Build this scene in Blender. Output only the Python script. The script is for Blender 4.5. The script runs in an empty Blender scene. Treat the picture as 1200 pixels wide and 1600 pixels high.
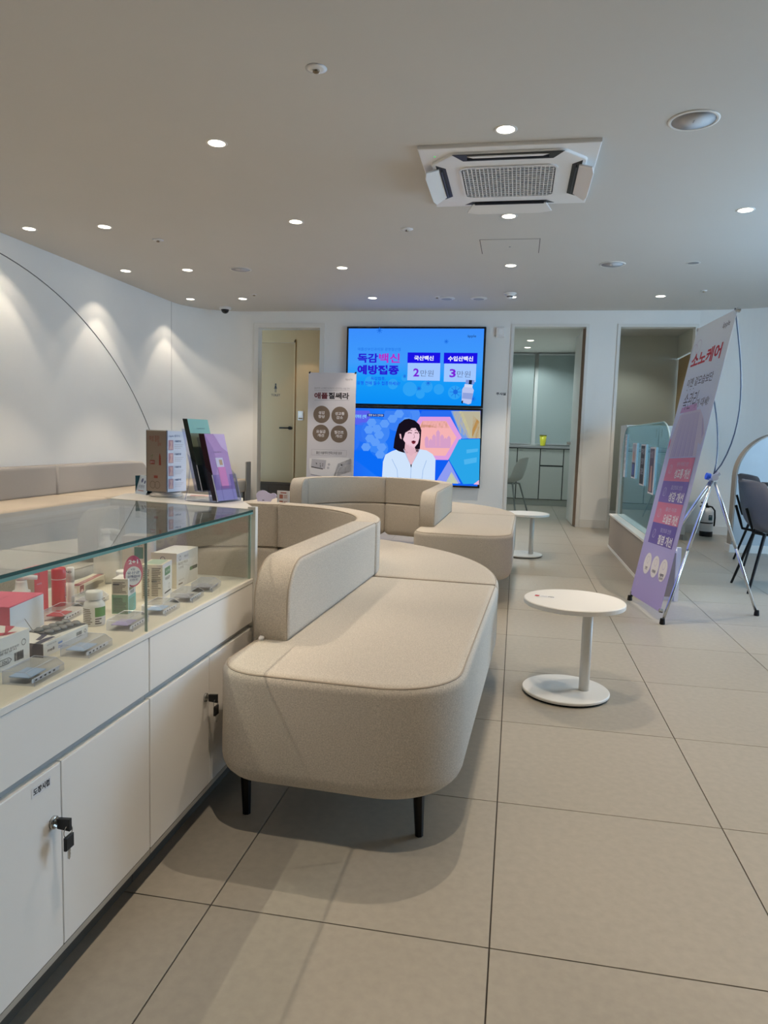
import bpy, bmesh, math, random
from mathutils import Matrix, Vector
random.seed(7)
C = bpy.context.scene.collection
SC = bpy.context.scene
PI = math.pi

# ---------------------------------------------------------------- camera, world, exposure
cam_d = bpy.data.cameras.new('camera')
cam_d.sensor_fit = 'VERTICAL'; cam_d.sensor_height = 24.0; cam_d.sensor_width = 18.0
cam_d.lens = 24.0 * 1115.44 / 1600.0
cam_d.clip_start = 0.05
cam = bpy.data.objects.new('camera', cam_d); C.objects.link(cam)
_p, _y, _r = -0.10361435, -0.18042216, 0.0294349
_fwd = Vector((math.sin(_y)*math.cos(_p), math.cos(_y)*math.cos(_p), math.sin(_p)))
_right = Vector((math.cos(_y), -math.sin(_y), 0)); _up = _right.cross(_fwd)
_r2 = math.cos(_r)*_right + math.sin(_r)*_up
_u2 = -math.sin(_r)*_right + math.cos(_r)*_up
m3 = Matrix((_r2, _u2, -_fwd)).transposed()
cam.matrix_world = Matrix.Translation((0.60669, -1.36836, 1.02122)) @ m3.to_4x4()
SC.camera = cam
SC.view_settings.view_transform = 'Standard'
SC.view_settings.look = 'None'
SC.view_settings.exposure = 0.0
SC.view_settings.gamma = 1.0
SC.view_settings.use_curve_mapping = False

SKY = 11.5
world = bpy.data.worlds.new('overcast_daylight'); SC.world = world
world.use_nodes = True
bg = world.node_tree.nodes['Background']
bg.inputs['Color'].default_value = (0.50, 0.74, 1.0, 1); bg.inputs['Strength'].default_value = SKY
# daylight portals in the (out of frame) window wall on the right
def portal(name, loc, rot, sx, sy):
    l = bpy.data.lights.new(name, 'AREA'); l.shape = 'RECTANGLE'; l.size = sx; l.size_y = sy
    l.cycles.is_portal = True
    o = bpy.data.objects.new(name, l); C.objects.link(o); o.location = loc; o.rotation_euler = rot
    return o
portal('window_portal', (4.83, 3.7, 1.35), (0, PI/2, 0), 2.1, 2.1)
LAMP_W = 63.0            # watts of each ceiling downlight
LAMP_COL = (1.0, 0.84, 0.66)

# ---------------------------------------------------------------- materials
def lin(h):
    h = h.lstrip('#'); o = []
    for i in (0, 2, 4):
        c = int(h[i:i+2], 16)/255
        o.append(c/12.92 if c <= .04045 else ((c+.055)/1.055)**2.4)
    return (*o, 1)
MATS = {}
def mat(name, col, rough=.5, metal=0, noise=None, bump=None, spec=None, rnd=0):
    if name in MATS: return MATS[name]
    m = bpy.data.materials.new(name); m.use_nodes = True; MATS[name] = m
    nt = m.node_tree; b = nt.nodes['Principled BSDF']
    c = lin(col)
    b.inputs['Base Color'].default_value = c
    b.inputs['Roughness'].default_value = rough; b.inputs['Metallic'].default_value = metal
    if spec is not None: b.inputs['Specular IOR Level'].default_value = spec
    tc = nt.nodes.new('ShaderNodeTexCoord')
    if noise:
        sc, amt = noise[:2]
        n = nt.nodes.new('ShaderNodeTexNoise'); n.inputs['Scale'].default_value = sc
        n.inputs['Detail'].default_value = noise[2] if len(noise) > 2 else 4
        nt.links.new(tc.outputs['Object'], n.inputs['Vector'])
        r = nt.nodes.new('ShaderNodeMapRange'); r.inputs['From Min'].default_value = .25; r.inputs['From Max'].default_value = .75
        r.inputs['To Min'].default_value = 1-amt; r.inputs['To Max'].default_value = 1+amt
        nt.links.new(n.outputs['Fac'], r.inputs['Value'])
        val = r.outputs['Result']
        if rnd:
            oi = nt.nodes.new('ShaderNodeObjectInfo')
            r2 = nt.nodes.new('ShaderNodeMapRange'); r2.inputs['To Min'].default_value = 1-rnd; r2.inputs['To Max'].default_value = 1+rnd
            nt.links.new(oi.outputs['Random'], r2.inputs['Value'])
            mm = nt.nodes.new('ShaderNodeMath'); mm.operation = 'MULTIPLY'
            nt.links.new(val, mm.inputs[0]); nt.links.new(r2.outputs['Result'], mm.inputs[1]); val = mm.outputs[0]
        h = nt.nodes.new('ShaderNodeMixRGB'); h.blend_type = 'MULTIPLY'; h.inputs['Fac'].default_value = 1
        h.inputs['Color1'].default_value = c
        nt.links.new(val, h.inputs['Color2']); nt.links.new(h.outputs['Color'], b.inputs['Base Color'])
    if bump:
        n = nt.nodes.new('ShaderNodeTexNoise'); n.inputs['Scale'].default_value = bump[0]; n.inputs['Detail'].default_value = 3
        nt.links.new(tc.outputs['Object'], n.inputs['Vector'])
        bp = nt.nodes.new('ShaderNodeBump'); bp.inputs['Strength'].default_value = bump[1]; bp.inputs['Distance'].default_value = .002
        nt.links.new(n.outputs['Fac'], bp.inputs['Height']); nt.links.new(bp.outputs['Normal'], b.inputs['Normal'])
    return m
def emit(name, col, s=1.0):
    if name in MATS: return MATS[name]
    m = bpy.data.materials.new(name); m.use_nodes = True; MATS[name] = m
    nt = m.node_tree; nt.nodes.clear()
    e = nt.nodes.new('ShaderNodeEmission'); e.inputs['Color'].default_value = lin(col); e.inputs['Strength'].default_value = s
    o = nt.nodes.new('ShaderNodeOutputMaterial'); nt.links.new(e.outputs[0], o.inputs[0])
    return m
def ramp_mat(name, axis, lo, hi, stops, emission=0, rough=.5):
    """flat printed gradient along an object axis (a print, or a lit screen when emission > 0)"""
    if name in MATS: return MATS[name]
    m = bpy.data.materials.new(name); m.use_nodes = True; MATS[name] = m
    nt = m.node_tree; b = nt.nodes['Principled BSDF']; b.inputs['Roughness'].default_value = rough
    tc = nt.nodes.new('ShaderNodeTexCoord'); sp = nt.nodes.new('ShaderNodeSeparateXYZ')
    r = nt.nodes.new('ShaderNodeMapRange'); r.inputs['From Min'].default_value = lo; r.inputs['From Max'].default_value = hi
    cr = nt.nodes.new('ShaderNodeValToRGB')
    while len(cr.color_ramp.elements) < len(stops): cr.color_ramp.elements.new(.5)
    for e, (p, c) in zip(cr.color_ramp.elements, stops): e.position = p; e.color = lin(c)
    nt.links.new(tc.outputs['Object'], sp.inputs[0]); nt.links.new(sp.outputs[axis], r.inputs['Value'])
    nt.links.new(r.outputs['Result'], cr.inputs['Fac'])
    if emission:
        nt.nodes.remove(b); e = nt.nodes.new('ShaderNodeEmission'); e.inputs['Strength'].default_value = emission
        nt.links.new(cr.outputs['Color'], e.inputs['Color'])
        nt.links.new(e.outputs[0], nt.nodes['Material Output'].inputs[0])
    else: nt.links.new(cr.outputs['Color'], b.inputs['Base Color'])
    return m
def milky(name, col, k):
    """cloudy see-through gel"""
    m = bpy.data.materials.new(name); m.use_nodes = True; MATS[name] = m; nt = m.node_tree
    t = nt.nodes.new('ShaderNodeBsdfTransparent'); mx = nt.nodes.new('ShaderNodeMixShader'); mx.inputs[0].default_value = k
    nt.nodes['Principled BSDF'].inputs['Base Color'].default_value = lin(col); nt.nodes['Principled BSDF'].inputs['Roughness'].default_value = .3
    nt.links.new(t.outputs[0], mx.inputs[1]); nt.links.new(nt.nodes['Principled BSDF'].outputs[0], mx.inputs[2]); nt.links.new(mx.outputs[0], nt.nodes['Material Output'].inputs[0])
    return m
def glass(name, tint, ior=1.5, rough=0.0):
    """clear pane: fresnel mix of tinted see-through and mirror gloss"""
    if name in MATS: return MATS[name]
    m = bpy.data.materials.new(name); m.use_nodes = True; MATS[name] = m
    nt = m.node_tree; nt.nodes.clear()
    f = nt.nodes.new('ShaderNodeFresnel')
    ge = nt.nodes.new('ShaderNodeNewGeometry'); mr = nt.nodes.new('ShaderNodeMapRange')      # same gloss from either side of the surface
    mr.inputs['To Min'].default_value = ior; mr.inputs['To Max'].default_value = 1/ior
    nt.links.new(ge.outputs['Backfacing'], mr.inputs['Value']); nt.links.new(mr.outputs['Result'], f.inputs['IOR'])
    t = nt.nodes.new('ShaderNodeBsdfTransparent'); t.inputs['Color'].default_value = lin(tint)
    g = nt.nodes.new('ShaderNodeBsdfGlossy'); g.inputs['Roughness'].default_value = rough
    mx = nt.nodes.new('ShaderNodeMixShader'); o = nt.nodes.new('ShaderNodeOutputMaterial')
    nt.links.new(f.outputs[0], mx.inputs[0]); nt.links.new(t.outputs[0], mx.inputs[1]); nt.links.new(g.outputs[0], mx.inputs[2])
    nt.links.new(mx.outputs[0], o.inputs[0])
    return m

M_wall = mat('white_wall_paint', '#f0f1ef', .6, noise=(3, .012))
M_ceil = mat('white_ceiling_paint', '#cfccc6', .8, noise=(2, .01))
M_tile = mat('porcelain_tile', '#a69f92', .36, noise=(45, .07, 14), bump=(60, .04), rnd=.02)
M_grout = mat('dark_grout', '#4a4540', .9)
M_lam = mat('white_laminate', '#f8f5f0', .38, noise=(2, .01))
M_lamedge = mat('white_laminate_edge', '#f1efe9', .35)
M_shelf = mat('cream_shelf_board', '#e4ddcf', .35)
M_fabric = mat('heather_beige_fabric', '#cfc7bb', .92, noise=(330, .24, 4), bump=(500, .4), spec=.15)
M_pipe = mat('beige_seam', '#b3a797', .9)
M_blackmetal = mat('black_metal', '#1b1a19', .4, .6)
M_white = mat('white_powder_coat', '#ebe8e2', .4)
M_black = mat('black_plastic', '#0d0d0e', .45)
M_rubber = mat('black_rubber', '#131313', .8)
M_chrome = mat('brushed_steel', '#c4c4c2', .25, 1.0)
M_grayp = mat('grey_plastic', '#a5a6a8', .5)
M_whitep = mat('white_plastic', '#ecebea', .45)
M_trim = mat('white_trim_paint', '#e6e6e2', .45)
M_dkline = mat('dark_shadow_gap', '#55524e', .9)
M_paper = mat('white_paper', '#efeeee', .6)
M_glass = glass('clear_glass', '#fbfdfc')
M_gtop = glass('clear_glass_top', '#f8fbfa', 1.34)
M_teal_d = mat('glass_edge_dark_teal', '#0f4a4a', .12)
M_teal_l = mat('glass_edge_light_teal', '#6fa3a0', .12)
M_acry = glass('clear_acrylic', '#f0f3fa', 1.45)
M_ink = mat('black_ink', '#26242a', .6)

# ---------------------------------------------------------------- mesh helpers
def link(name, v, f, m, parent=None, smooth=False):
    me = bpy.data.meshes.new(name); me.from_pydata([tuple(p) for p in v], [], f); me.update()
    if m: me.materials.append(m)
    if smooth:
        for p in me.polygons: p.use_smooth = True
    o = bpy.data.objects.new(name, me); C.objects.link(o)
    if parent: o.parent = parent
    return o
class MB:
    def __init__(s): s.v = []; s.f = []
    def add(s, v, f):
        n = len(s.v); s.v += [tuple(p) for p in v]; s.f += [tuple(i+n for i in q) for q in f]; return s
    def box(s, x0, x1, y0, y1, z0, z1, M=None, b=0):
        if b:
            v, f = bevel_box(x0, x1, y0, y1, z0, z1, b)
        else:
            v = [(x, y, z) for z in (z0, z1) for y in (y0, y1) for x in (x0, x1)]
            f = [(0,2,3,1),(4,5,7,6),(0,1,5,4),(2,6,7,3),(0,4,6,2),(1,3,7,5)]
        if M: v = [M @ Vector(p) for p in v]
        return s.add(v, f)
    def tube(s, path, r, n=8, closed=False, cap=True, r1=None):
        v, f = tube_geo(path, r, n, closed, cap, r1); return s.add(v, f)
    def lathe(s, prof, n=24, at=(0,0,0), M=None):
        v, f = lathe_geo(prof, n)
        v = [Vector(p) for p in v]
        if M: v = [M @ p for p in v]
        return s.add([(p[0]+at[0], p[1]+at[1], p[2]+at[2]) for p in v], f)
    def obj(s, name, m, parent=None, smooth=False): return link(name, s.v, s.f, m, parent, smooth)
def bevel_box(x0, x1, y0, y1, z0, z1, b):
    bm = bmesh.new(); bmesh.ops.create_cube(bm, size=1)
    for v in bm.verts: v.co = Vector(((x0+x1)/2+v.co.x*(x1-x0), (y0+y1)/2+v.co.y*(y1-y0), (z0+z1)/2+v.co.z*(z1-z0)))
    bmesh.ops.bevel(bm, geom=bm.edges[:], offset=b, segments=2, profile=.5, affect='EDGES')
    bm.verts.index_update()
    v = [tuple(p.co) for p in bm.verts]; f = [tuple(q.index for q in p.verts) for p in bm.faces]; bm.free()
    return v, f
def tube_geo(path, r, n=8, closed=False, cap=True, r1=None):
    P = [Vector(p) for p in path]; N = len(P); v = []; f = []
    ref = None
    for i in range(N):
        a = P[i-1] if (i > 0 or closed) else P[0]; c = P[(i+1) % N] if (i < N-1 or closed) else P[-1]
        t = (c-a).normalized()
        if ref is None:
            ref = Vector((0,0,1)) if abs(t.z) < .9 else Vector((1,0,0))
            ref = (ref - t*ref.dot(t)).normalized()
        else: ref = (ref - t*ref.dot(t)).normalized()
        b = t.cross(ref)
        rr = r if r1 is None else r+(r1-r)*i/(N-1)
        for k in range(n):
            w = 2*PI*k/n; v.append(P[i]+rr*(math.cos(w)*ref+math.sin(w)*b))
    for i in range(N if closed else N-1):
        j = (i+1) % N
        for k in range(n):
            l = (k+1) % n; f.append((i*n+k, i*n+l, j*n+l, j*n+k))
    if cap and not closed: f.append(tuple(range(n))[::-1]); f.append(tuple((N-1)*n+k for k in range(n)))
    return v, f
def lathe_geo(prof, n=24):
    """prof: list of (r, z) from bottom to top; closes with caps"""
    v = []; f = []
    for r, z in prof:
        for k in range(n):
            w = 2*PI*k/n; v.append((r*math.cos(w), r*math.sin(w), z))
    for i in range(len(prof)-1):
        for k in range(n):
            l = (k+1) % n; f.append((i*n+k, i*n+l, (i+1)*n+l, (i+1)*n+k))
    if prof[0][0] > 1e-5: f.append(tuple(range(n))[::-1])
    if prof[-1][0] > 1e-5: f.append(tuple((len(prof)-1)*n+k for k in range(n)))
    return v, f
def round_poly(pts, rad, seg=6):
    out = []; N = len(pts)
    for i in range(N):
        p = Vector(pts[i]); a = Vector(pts[i-1]); c = Vector(pts[(i+1) % N])
        r = rad[i] if isinstance(rad, (list, tuple)) else rad
        if r < .021: out.append((p.x, p.y)); continue
        d1 = (a-p).normalized(); d2 = (c-p).normalized(); ang = d1.angle(d2)
        t = r/math.tan(ang/2); h = r/math.sin(ang/2)
        cen = p + (d1+d2).normalized()*h
        s = p+d1*t-cen; e = p+d2*t-cen
        a0 = math.atan2(s.y, s.x); a1 = math.atan2(e.y, e.x); da = (a1-a0+PI) % (2*PI)-PI
        for k in range(seg+1):
            w = a0+da*k/seg; out.append((cen.x+r*math.cos(w), cen.y+r*math.sin(w)))
    return out
def area(p): return sum(p[i-1][0]*p[i][1]-p[i][0]*p[i-1][1] for i in range(len(p)))/2
def inset(p, d):
    N = len(p); o = []
    for i in range(N):
        a = Vector(p[i-1]); b = Vector(p[i]); c = Vector(p[(i+1) % N])
        e1 = (b-a); e2 = (c-b)
        n1 = Vector((-e1.y, e1.x)).normalized(); n2 = Vector((-e2.y, e2.x)).normalized()
        n = n1+n2
        n = n.normalized() if n.length > 1e-6 else n1
        k = max(.35, n.dot(n1))
        q = b+n*d/k; o.append((q.x, q.y))
    return o
def slab(poly, z0, z1, rb=0, rt=0, seg=4, ax=None):
    """extrude a plan polygon from z0 to z1 with rounded bottom / top edges"""
    if area(poly) < 0: poly = poly[::-1]
    rings = []
    if rb:
        for k in range(seg+1):
            w = PI/2*k/seg; rings.append((rb*(1-math.sin(w)), z0+rb*(1-math.cos(w))))
    else: rings.append((0, z0))
    if rt:
        for k in range(seg+1):
            w = PI/2*k/seg; rings.append((rt*(1-math.cos(w)), z1-rt*(1-math.sin(w))))
        rings.append((rt+.003, z1))
    else: rings.append((0, z1))
    if rb: rings.insert(0, (rb+.003, z0))
    v = []; f = []; N = len(poly)
    for d, z in rings:
        q = inset(poly, d) if d > 1e-6 else poly
        v += [(x, y, z) for x, y in q]
    for i in range(len(rings)-1):
        for k in range(N):
            l = (k+1) % N; f.append((i*N+k, i*N+l, (i+1)*N+l, (i+1)*N+k))
    f.append(tuple(range(N))[::-1]); f.append(tuple((len(rings)-1)*N+k for k in range(N)))
    if ax:
        v = [ax(*p) for p in v]
    return v, f
def circ(cx, cy, r, n=32, ry=None): return [(cx+r*math.cos(2*PI*k/n), cy+(ry or r)*math.sin(2*PI*k/n)) for k in range(n)]

# ---------------------------------------------------------------- scene bookkeeping
def tag(o, label, cat, group=None, kind=None):
    o['label'] = label; o['category'] = cat
    if group: o['group'] = group
    if kind: o['kind'] = kind
    return o
def thing(name, label, cat, loc=(0,0,0), rz=0, group=None):
    o = bpy.data.objects.new(name, None); C.objects.link(o); o.empty_display_size = .1
    o.location = loc; o.rotation_euler = (0, 0, rz)
    return tag(o, label, cat, group)
def struct(name, v, f, m, parent=None, label=None):
    o = link(name, v, f, m, parent)
    if not parent: o['kind'] = 'structure'
    if label: o['label'] = label
    return o
def boxg(*a, **k): b = MB().box(*a, **k); return b.v, b.f
def dup(root, loc, rz, label, group=None):
    r = root.copy(); C.objects.link(r); r.location = loc; r.rotation_euler = (0, 0, rz); r['label'] = label
    if group: r['group'] = group
    for ch in list(root.children):
        c = ch.copy(); C.objects.link(c); c.parent = r
        for g in list(ch.children):
            d = g.copy(); C.objects.link(d); d.parent = c
    return r

# ---------------------------------------------------------------- flat print (lettering, pictures)
_fc = {}
def glyphs(s, bold=0):
    key = (s, bold)
    if key in _fc: return _fc[key]
    cu = bpy.data.curves.new('glyphs', 'FONT'); cu.body = s; cu.size = 1; cu.offset = bold; cu.resolution_u = 2
    cu.align_x = 'CENTER'
    ob = bpy.data.objects.new('glyphs', cu)
    me = bpy.data.meshes.new_from_object(ob)
    v = [tuple(p.co) for p in me.vertices]; f = [tuple(p.vertices) for p in me.polygons]
    bpy.data.objects.remove(ob); bpy.data.curves.remove(cu); bpy.data.meshes.remove(me)
    _fc[key] = (v, f); return v, f
class Print:
    """flat print on the face with origin o and axes u, v (metres); layers are a fraction of a millimetre proud"""
    def __init__(s, parent, o, u, v, eps=.0004, z0=.0006):
        s.parent = parent; s.o = Vector(o); s.u = Vector(u).normalized(); s.v = Vector(v).normalized()
        s.n = s.u.cross(s.v); s.k = 0; s.eps = eps; s.z0 = z0; s.b = {}
    def pt(s, a, b, h): return s.o+s.u*a+s.v*b+s.n*h
    def put(s, pts, faces, m, name):
        h = s.z0+s.eps*s.k
        w = max(p[0] for p in pts)-min(p[0] for p in pts); g = max(p[1] for p in pts)-min(p[1] for p in pts)
        s.q = getattr(s, 'q', 0)+1
        s.b.setdefault((name, m.name, s.q if w*g > .003 else 0), (MB(), m))[0].add([s.pt(a, b, h) for a, b in pts], faces)
    def lay(s): s.k += 1; return s
    def poly(s, pts, m, name='print'):
        if area(pts) < 0: pts = pts[::-1]
        s.put(pts, [tuple(range(len(pts)))], m, name); return s
    def rect(s, a0, b0, a1, b1, m, name='print'): return s.poly([(a0,b0),(a1,b0),(a1,b1),(a0,b1)], m, name)
    def disc(s, a, b, r, m, ry=None, name='print', n=28): return s.poly(circ(a, b, r, n, ry), m, name)
    def line(s, p, w, m, name='print'):
        for (x0, y0), (x1, y1) in zip(p, p[1:]):
            d = Vector((x1-x0, y1-y0)); 
            if d.length < 1e-6: continue
            q = Vector((-d.y, d.x)).normalized()*w/2
            s.poly([(x0-q.x, y0-q.y), (x1-q.x, y1-q.y), (x1+q.x, y1+q.y), (x0+q.x, y0+q.y)], m, name)
        return s
    def ring(s, a, b, r, w, m, n=28):
        v = circ(a, b, r, n)+circ(a, b, r-w, n)
        s.put(v, [(k, (k+1) % n, n+(k+1) % n, n+k) for k in range(n)], m, 'print'); return s
    def text(s, t, a0, b0, a1, b1, m, bold=0, name='lettering', shear=0):
        """letters fitted into the box a0..a1, b0..b1"""
        v, f = glyphs(t, bold)
        if not v: return s
        xs = [p[0] for p in v]; ys = [p[1] for p in v]
        x0, x1, y0, y1 = min(xs), max(xs), min(ys), max(ys)
        kx = (a1-a0)/max(x1-x0, 1e-6); ky = (b1-b0)/max(y1-y0, 1e-6)
        s.put([(a0+(p[0]-x0)*kx+shear*(p[1]-y0)*ky, b0+(p[1]-y0)*ky) for p in v], f, m, name); return s
    def done(s):
        for (name, _, _q), (mb, m) in s.b.items(): mb.obj(name, m, s.parent)
# ================================================================= SETTING
CE = 2.60; YB = 7.63
def cz(x, y):                      # measured at 2.58 m, carried to the 2.60 m ceiling
    return (.6067+(x-.6067)*1.0128, -1.3684+(y+1.3684)*1.0128)
# floor slab with every tile a piece of its own
floor = struct('floor', *boxg(-3.8, 4.9, -4.1, 11.2, -.1, -.006), M_grout)
tile_me = None
for i in range(-7, 9):
    for j in range(-4, 19):
        x0, y0 = i*.6, j*.6
        if x0 < -4.0 or x0 > 4.4: continue
        if j >= 13 and not (-.1 <= x0 < 2.5): continue
        if j >= 15 and x0 > 1.5: continue
        if j == 12 and x0 > 3.1: continue
        if tile_me is None:
            tv, tf = bevel_box(-.2985, .2985, -.2985, .2985, -.006, 0, .0008)
            t = link('tile', tv, tf, M_tile, floor); tile_me = t.data
        else:
            t = bpy.data.objects.new('tile', tile_me); C.objects.link(t); t.parent = floor
        t.location = (x0+.3, y0+.3, 0)
# ceilings
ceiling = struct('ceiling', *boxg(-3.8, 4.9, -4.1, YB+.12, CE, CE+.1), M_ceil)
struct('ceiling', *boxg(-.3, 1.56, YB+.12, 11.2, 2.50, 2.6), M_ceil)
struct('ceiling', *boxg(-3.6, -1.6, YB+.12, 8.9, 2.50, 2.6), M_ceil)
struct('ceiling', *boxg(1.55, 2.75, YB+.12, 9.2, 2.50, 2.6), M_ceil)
# left wall that sweeps round into the back wall
def arc(cx, cy, r, a0, a1, n=56): return [(cx+r*math.cos(a0+(a1-a0)*k/n), cy+r*math.sin(a0+(a1-a0)*k/n)) for k in range(n+1)]
inner = [(-3.63, -4.0), (-3.63, 6.95)] + arc(-2.95, 6.95, .68, PI, PI/2)[1:]
outer = [(-2.95, 7.75)] + arc(-2.95, 6.95, .80, PI/2, PI)[1:] + [(-3.75, -4.0)]
o = struct('wall_left', *slab(inner+outer, 0, CE), M_wall)
for p in o.data.polygons: p.use_smooth = False
# shadow-line grooves: a big arc and an upright joint
_a = []
cy_, cz_, rr_ = 3.472, -1.240, 3.709
for k in range(41):
    w = math.acos((2.35-cy_)/rr_)+(math.asin((.35-cz_)/rr_)-math.acos((2.35-cy_)/rr_))*k/40
    _a.append((-3.631, cy_+rr_*math.cos(w), cz_+rr_*math.sin(w)))
link('wall_groove', *tube_geo(_a, .0055, 6), mat('grey_groove', '#747473', .9), o)
link('wall_joint', *boxg(-3.635, -3.628, 6.945, 6.950, 0, CE), mat('pale_joint', '#a9aaa8', .9), o)
# back wall with three openings
OP = [(-2.77, -1.92, 2.405), (.50, 1.37, 2.42), (1.74, 2.60, 2.42)]
b = MB(); x = -2.95
for a, c, h in OP:
    b.box(x, a, YB, YB+.12, 0, CE); b.box(a, c, YB, YB+.12, h, CE); x = c
b.box(x, 2.72, YB, YB+.12, 0, CE)
wall_back = struct('wall_back', b.v, b.f, M_wall)
for k, (a, c, h) in enumerate(OP):
    b = MB(); w = .035 if k else .06; d = .012
    for s in (a-w+.012, c-.012): b.box(s, s+w, YB-d, YB+.125, 0, h-.012)
    b.box(a-w+.012, c+w-.012, YB-d, YB+.125, h-.012, h+w-.012)
    struct('trim_%d' % (k+1), b.v, b.f, M_trim)
struct('baseboard_back', *(lambda B: (B.v, B.f))(MB().box(1.40, 1.71, YB-.012, YB, 0, .10).box(-1.86, .47, YB-.012, YB, 0, .10).box(-2.95, -2.83, YB-.012, YB, 0, .1)), M_trim)
# right wall bows forward, then window wall out of frame
cur = [(2.63, YB), (2.95, 7.585), (3.30, 7.47), (3.75, 7.2), (4.2, 6.75), (4.5, 6.2), (4.7, 5.5), (4.75, 4.8)]
def crs(P, n=6):
    o = []
    for i in range(len(P)-1):
        a = Vector(P[max(i-1, 0)]); b = Vector(P[i]); c = Vector(P[i+1]); d = Vector(P[min(i+2, len(P)-1)])
        for k in range(n):
            t = k/n; o.append(tuple(.5*((2*b)+(c-a)*t+(2*a-5*b+4*c-d)*t*t+(3*b-a-3*c+d)*t**3)))
    return o+[tuple(P[-1])]
cc = crs(cur); back = [(x+.09, y+.09) for x, y in cc][::-1]
struct('wall_right', *slab(cc+back, 0, CE), M_wall)
bb = [(x-.006, y-.012) for x, y in cc]
struct('baseboard_right', *slab(bb+[(x+.003, y+.003) for x, y in cc][::-1], 0, .10), M_trim)
b = MB().box(4.75, 4.85, -4.0, 4.8, 0, .30).box(4.75, 4.85, -4.0, 4.8, 2.42, CE).box(4.75, 4.85, -4.0, 2.6, .30, 2.42)
for yy in (2.6, 3.7, 4.72): b.box(4.76, 4.84, yy, yy+.08, .30, 2.42)
struct('wall_window', b.v, b.f, M_wall)
struct('wall_rear', *boxg(-3.75, 4.85, -4.1, -4.0, 0, CE), mat('rear_wall_darkened', '#6a5c4e', .6, noise=(3, .1)))  # unseen wall, coloured dark to lower the fill light at the front

# ---- toilet lobby
M_beige = mat('warm_light_wall_tone', '#b69a70', .6, noise=(3, .012))  # white wall paint; the alcove's warm light is put into this colour
M_door = mat('beige_door_laminate', '#a98c62', .5)
b = MB().box(-3.14, -2.56, 8.55, 8.65, 0, .333).box(-3.6, -3.14, 8.55, 8.65, 0, 2.5).box(-2.56, -1.6, 8.55, 8.65, 0, 2.5).box(-3.14, -2.56, 8.55, 8.65, 2.33, 2.5)
b.box(-3.7, -3.6, YB+.12, 8.65, 0, 2.5).box(-1.70, -1.6, YB+.12, 8.55, 0, 2.5)
struct('wall_toilet', b.v, b.f, M_beige)
d1 = struct('door_1', *boxg(-3.135, -2.565, 8.575, 8.625, .335, 2.325), M_door); d1['kind'] = 'structure'
b = MB().box(-3.18, -3.135, 8.535, 8.56, .33, 2.375).box(-2.565, -2.545, 8.535, 8.56, .33, 2.375).box(-3.18, -2.545, 8.535, 8.56, 2.325, 2.36)
link('door_frame', b.v, b.f, M_beige, d1)
hb = MB().tube([(-2.61, 8.575, 1.12), (-2.61, 8.515, 1.12)], .024, 14).tube([(-2.61, 8.52, 1.12), (-2.63, 8.513, 1.12), (-2.76, 8.513, 1.12)], .011, 8)
link('door_handle', hb.v, hb.f, M_blackmetal, d1)
pr = Print(d1, (-3.135, 8.575, .335), (1,0,0), (0,0,1))
pr.text('TOILET', .225, 1.235, .36, 1.268, M_ink, .02)
pr.disc(.29, 1.405, .012, M_ink).line([(.29,1.39),(.268,1.34)], .006, M_ink).line([(.29,1.39),(.312,1.34)], .006, M_ink).line([(.283,1.34),(.283,1.29)], .007, M_ink).line([(.297,1.34),(.297,1.29)], .007, M_ink).rect(.278,1.34,.302,1.39, M_ink)
pr.done()
M_dkb = mat('dark_brown_laminate', '#3d3022', .95, noise=(5, .1))
tl = thing('step_ledge', 'low dark brown step ledge at the foot of the toilet door', 'step', (-2.85, 8.25, 0))
link('ledge_front', *boxg(-.62, .62, -.02, 0, 0, .32), M_dkb, tl); link('ledge_top', *boxg(-.62, .62, -.02, .28, .32, .335), M_dkb, tl)
link('ledge_panel', *boxg(.05, .60, -.028, -.02, .02, .30), M_dkb, tl); link('ledge_panel', *boxg(-.60, .04, -.028, -.02, .02, .30), M_dkb, tl)
sw = thing('wall_switch', 'small white switch plate on the wall right of the toilet door', 'switch', (-2.455, 8.55, 1.30))
link('plate', *boxg(-.04, .04, -.012, 0, -.065, .065, b=.004), M_whitep, sw); link('rocker', *boxg(-.028, .028, -.018, -.012, .0, .045), mat('pale_rocker', '#f6f5ef', .4), sw)
link('label_strip', *boxg(-.03, .03, -.0135, -.012, -.05, -.03), mat('brown_label', '#8a7a60', .6), sw)
pb = thing('upright_panel', 'narrow pale blue grey panel standing behind the white centre banner', 'panel', (-1.965, 7.50, 0))
link('board', *boxg(-.055, .055, -.012, .012, .02, 1.06), mat('pale_blue_panel', '#a9b3b5', .4), pb); link('foot', *boxg(-.07, .07, -.06, .06, 0, .02), M_grayp, pb)

# ---- injection room
M_cool = mat('cool_white_paint', '#d5dad7', .6)
b = MB().box(-.3, 1.56, 11.0, 11.1, 0, 2.5).box(-.3, -.2, YB+.12, 11.0, 0, 2.5).box(1.50, 1.56, YB+.12, 11.0, 0, 2.5)
struct('wall_injection', b.v, b.f, M_cool)
M_blind = mat('grey_green_roller_blind', '#8e9a99', .8, noise=(300, .03))
for k, (x0, x1, lb) in enumerate([(-.18, .835, 'left grey green roller blind behind the injection room counter'), (.90, 1.48, 'right grey green roller blind behind the injection room counter')]):
    t = thing('roller_blind', lb, 'blind', ((x0+x1)/2, 10.93, 0), 0, 'injection room blinds'); w = (x1-x0)/2
    link('fabric', *boxg(-w, w, -.002, .002, 1.0, 2.46), M_blind, t); link('bottom_bar', *boxg(-w, w, -.012, .012, .985, 1.0), M_grayp, t)
    link('roller', *tube_geo([(-w, 0, 2.475), (w, 0, 2.475)], .02, 12), M_grayp, t)
M_cab = mat('pale_grey_cabinet', '#c6cbc6', .45)
xs = [-.15, .30, .62, .985, 1.35, 1.49]
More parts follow.
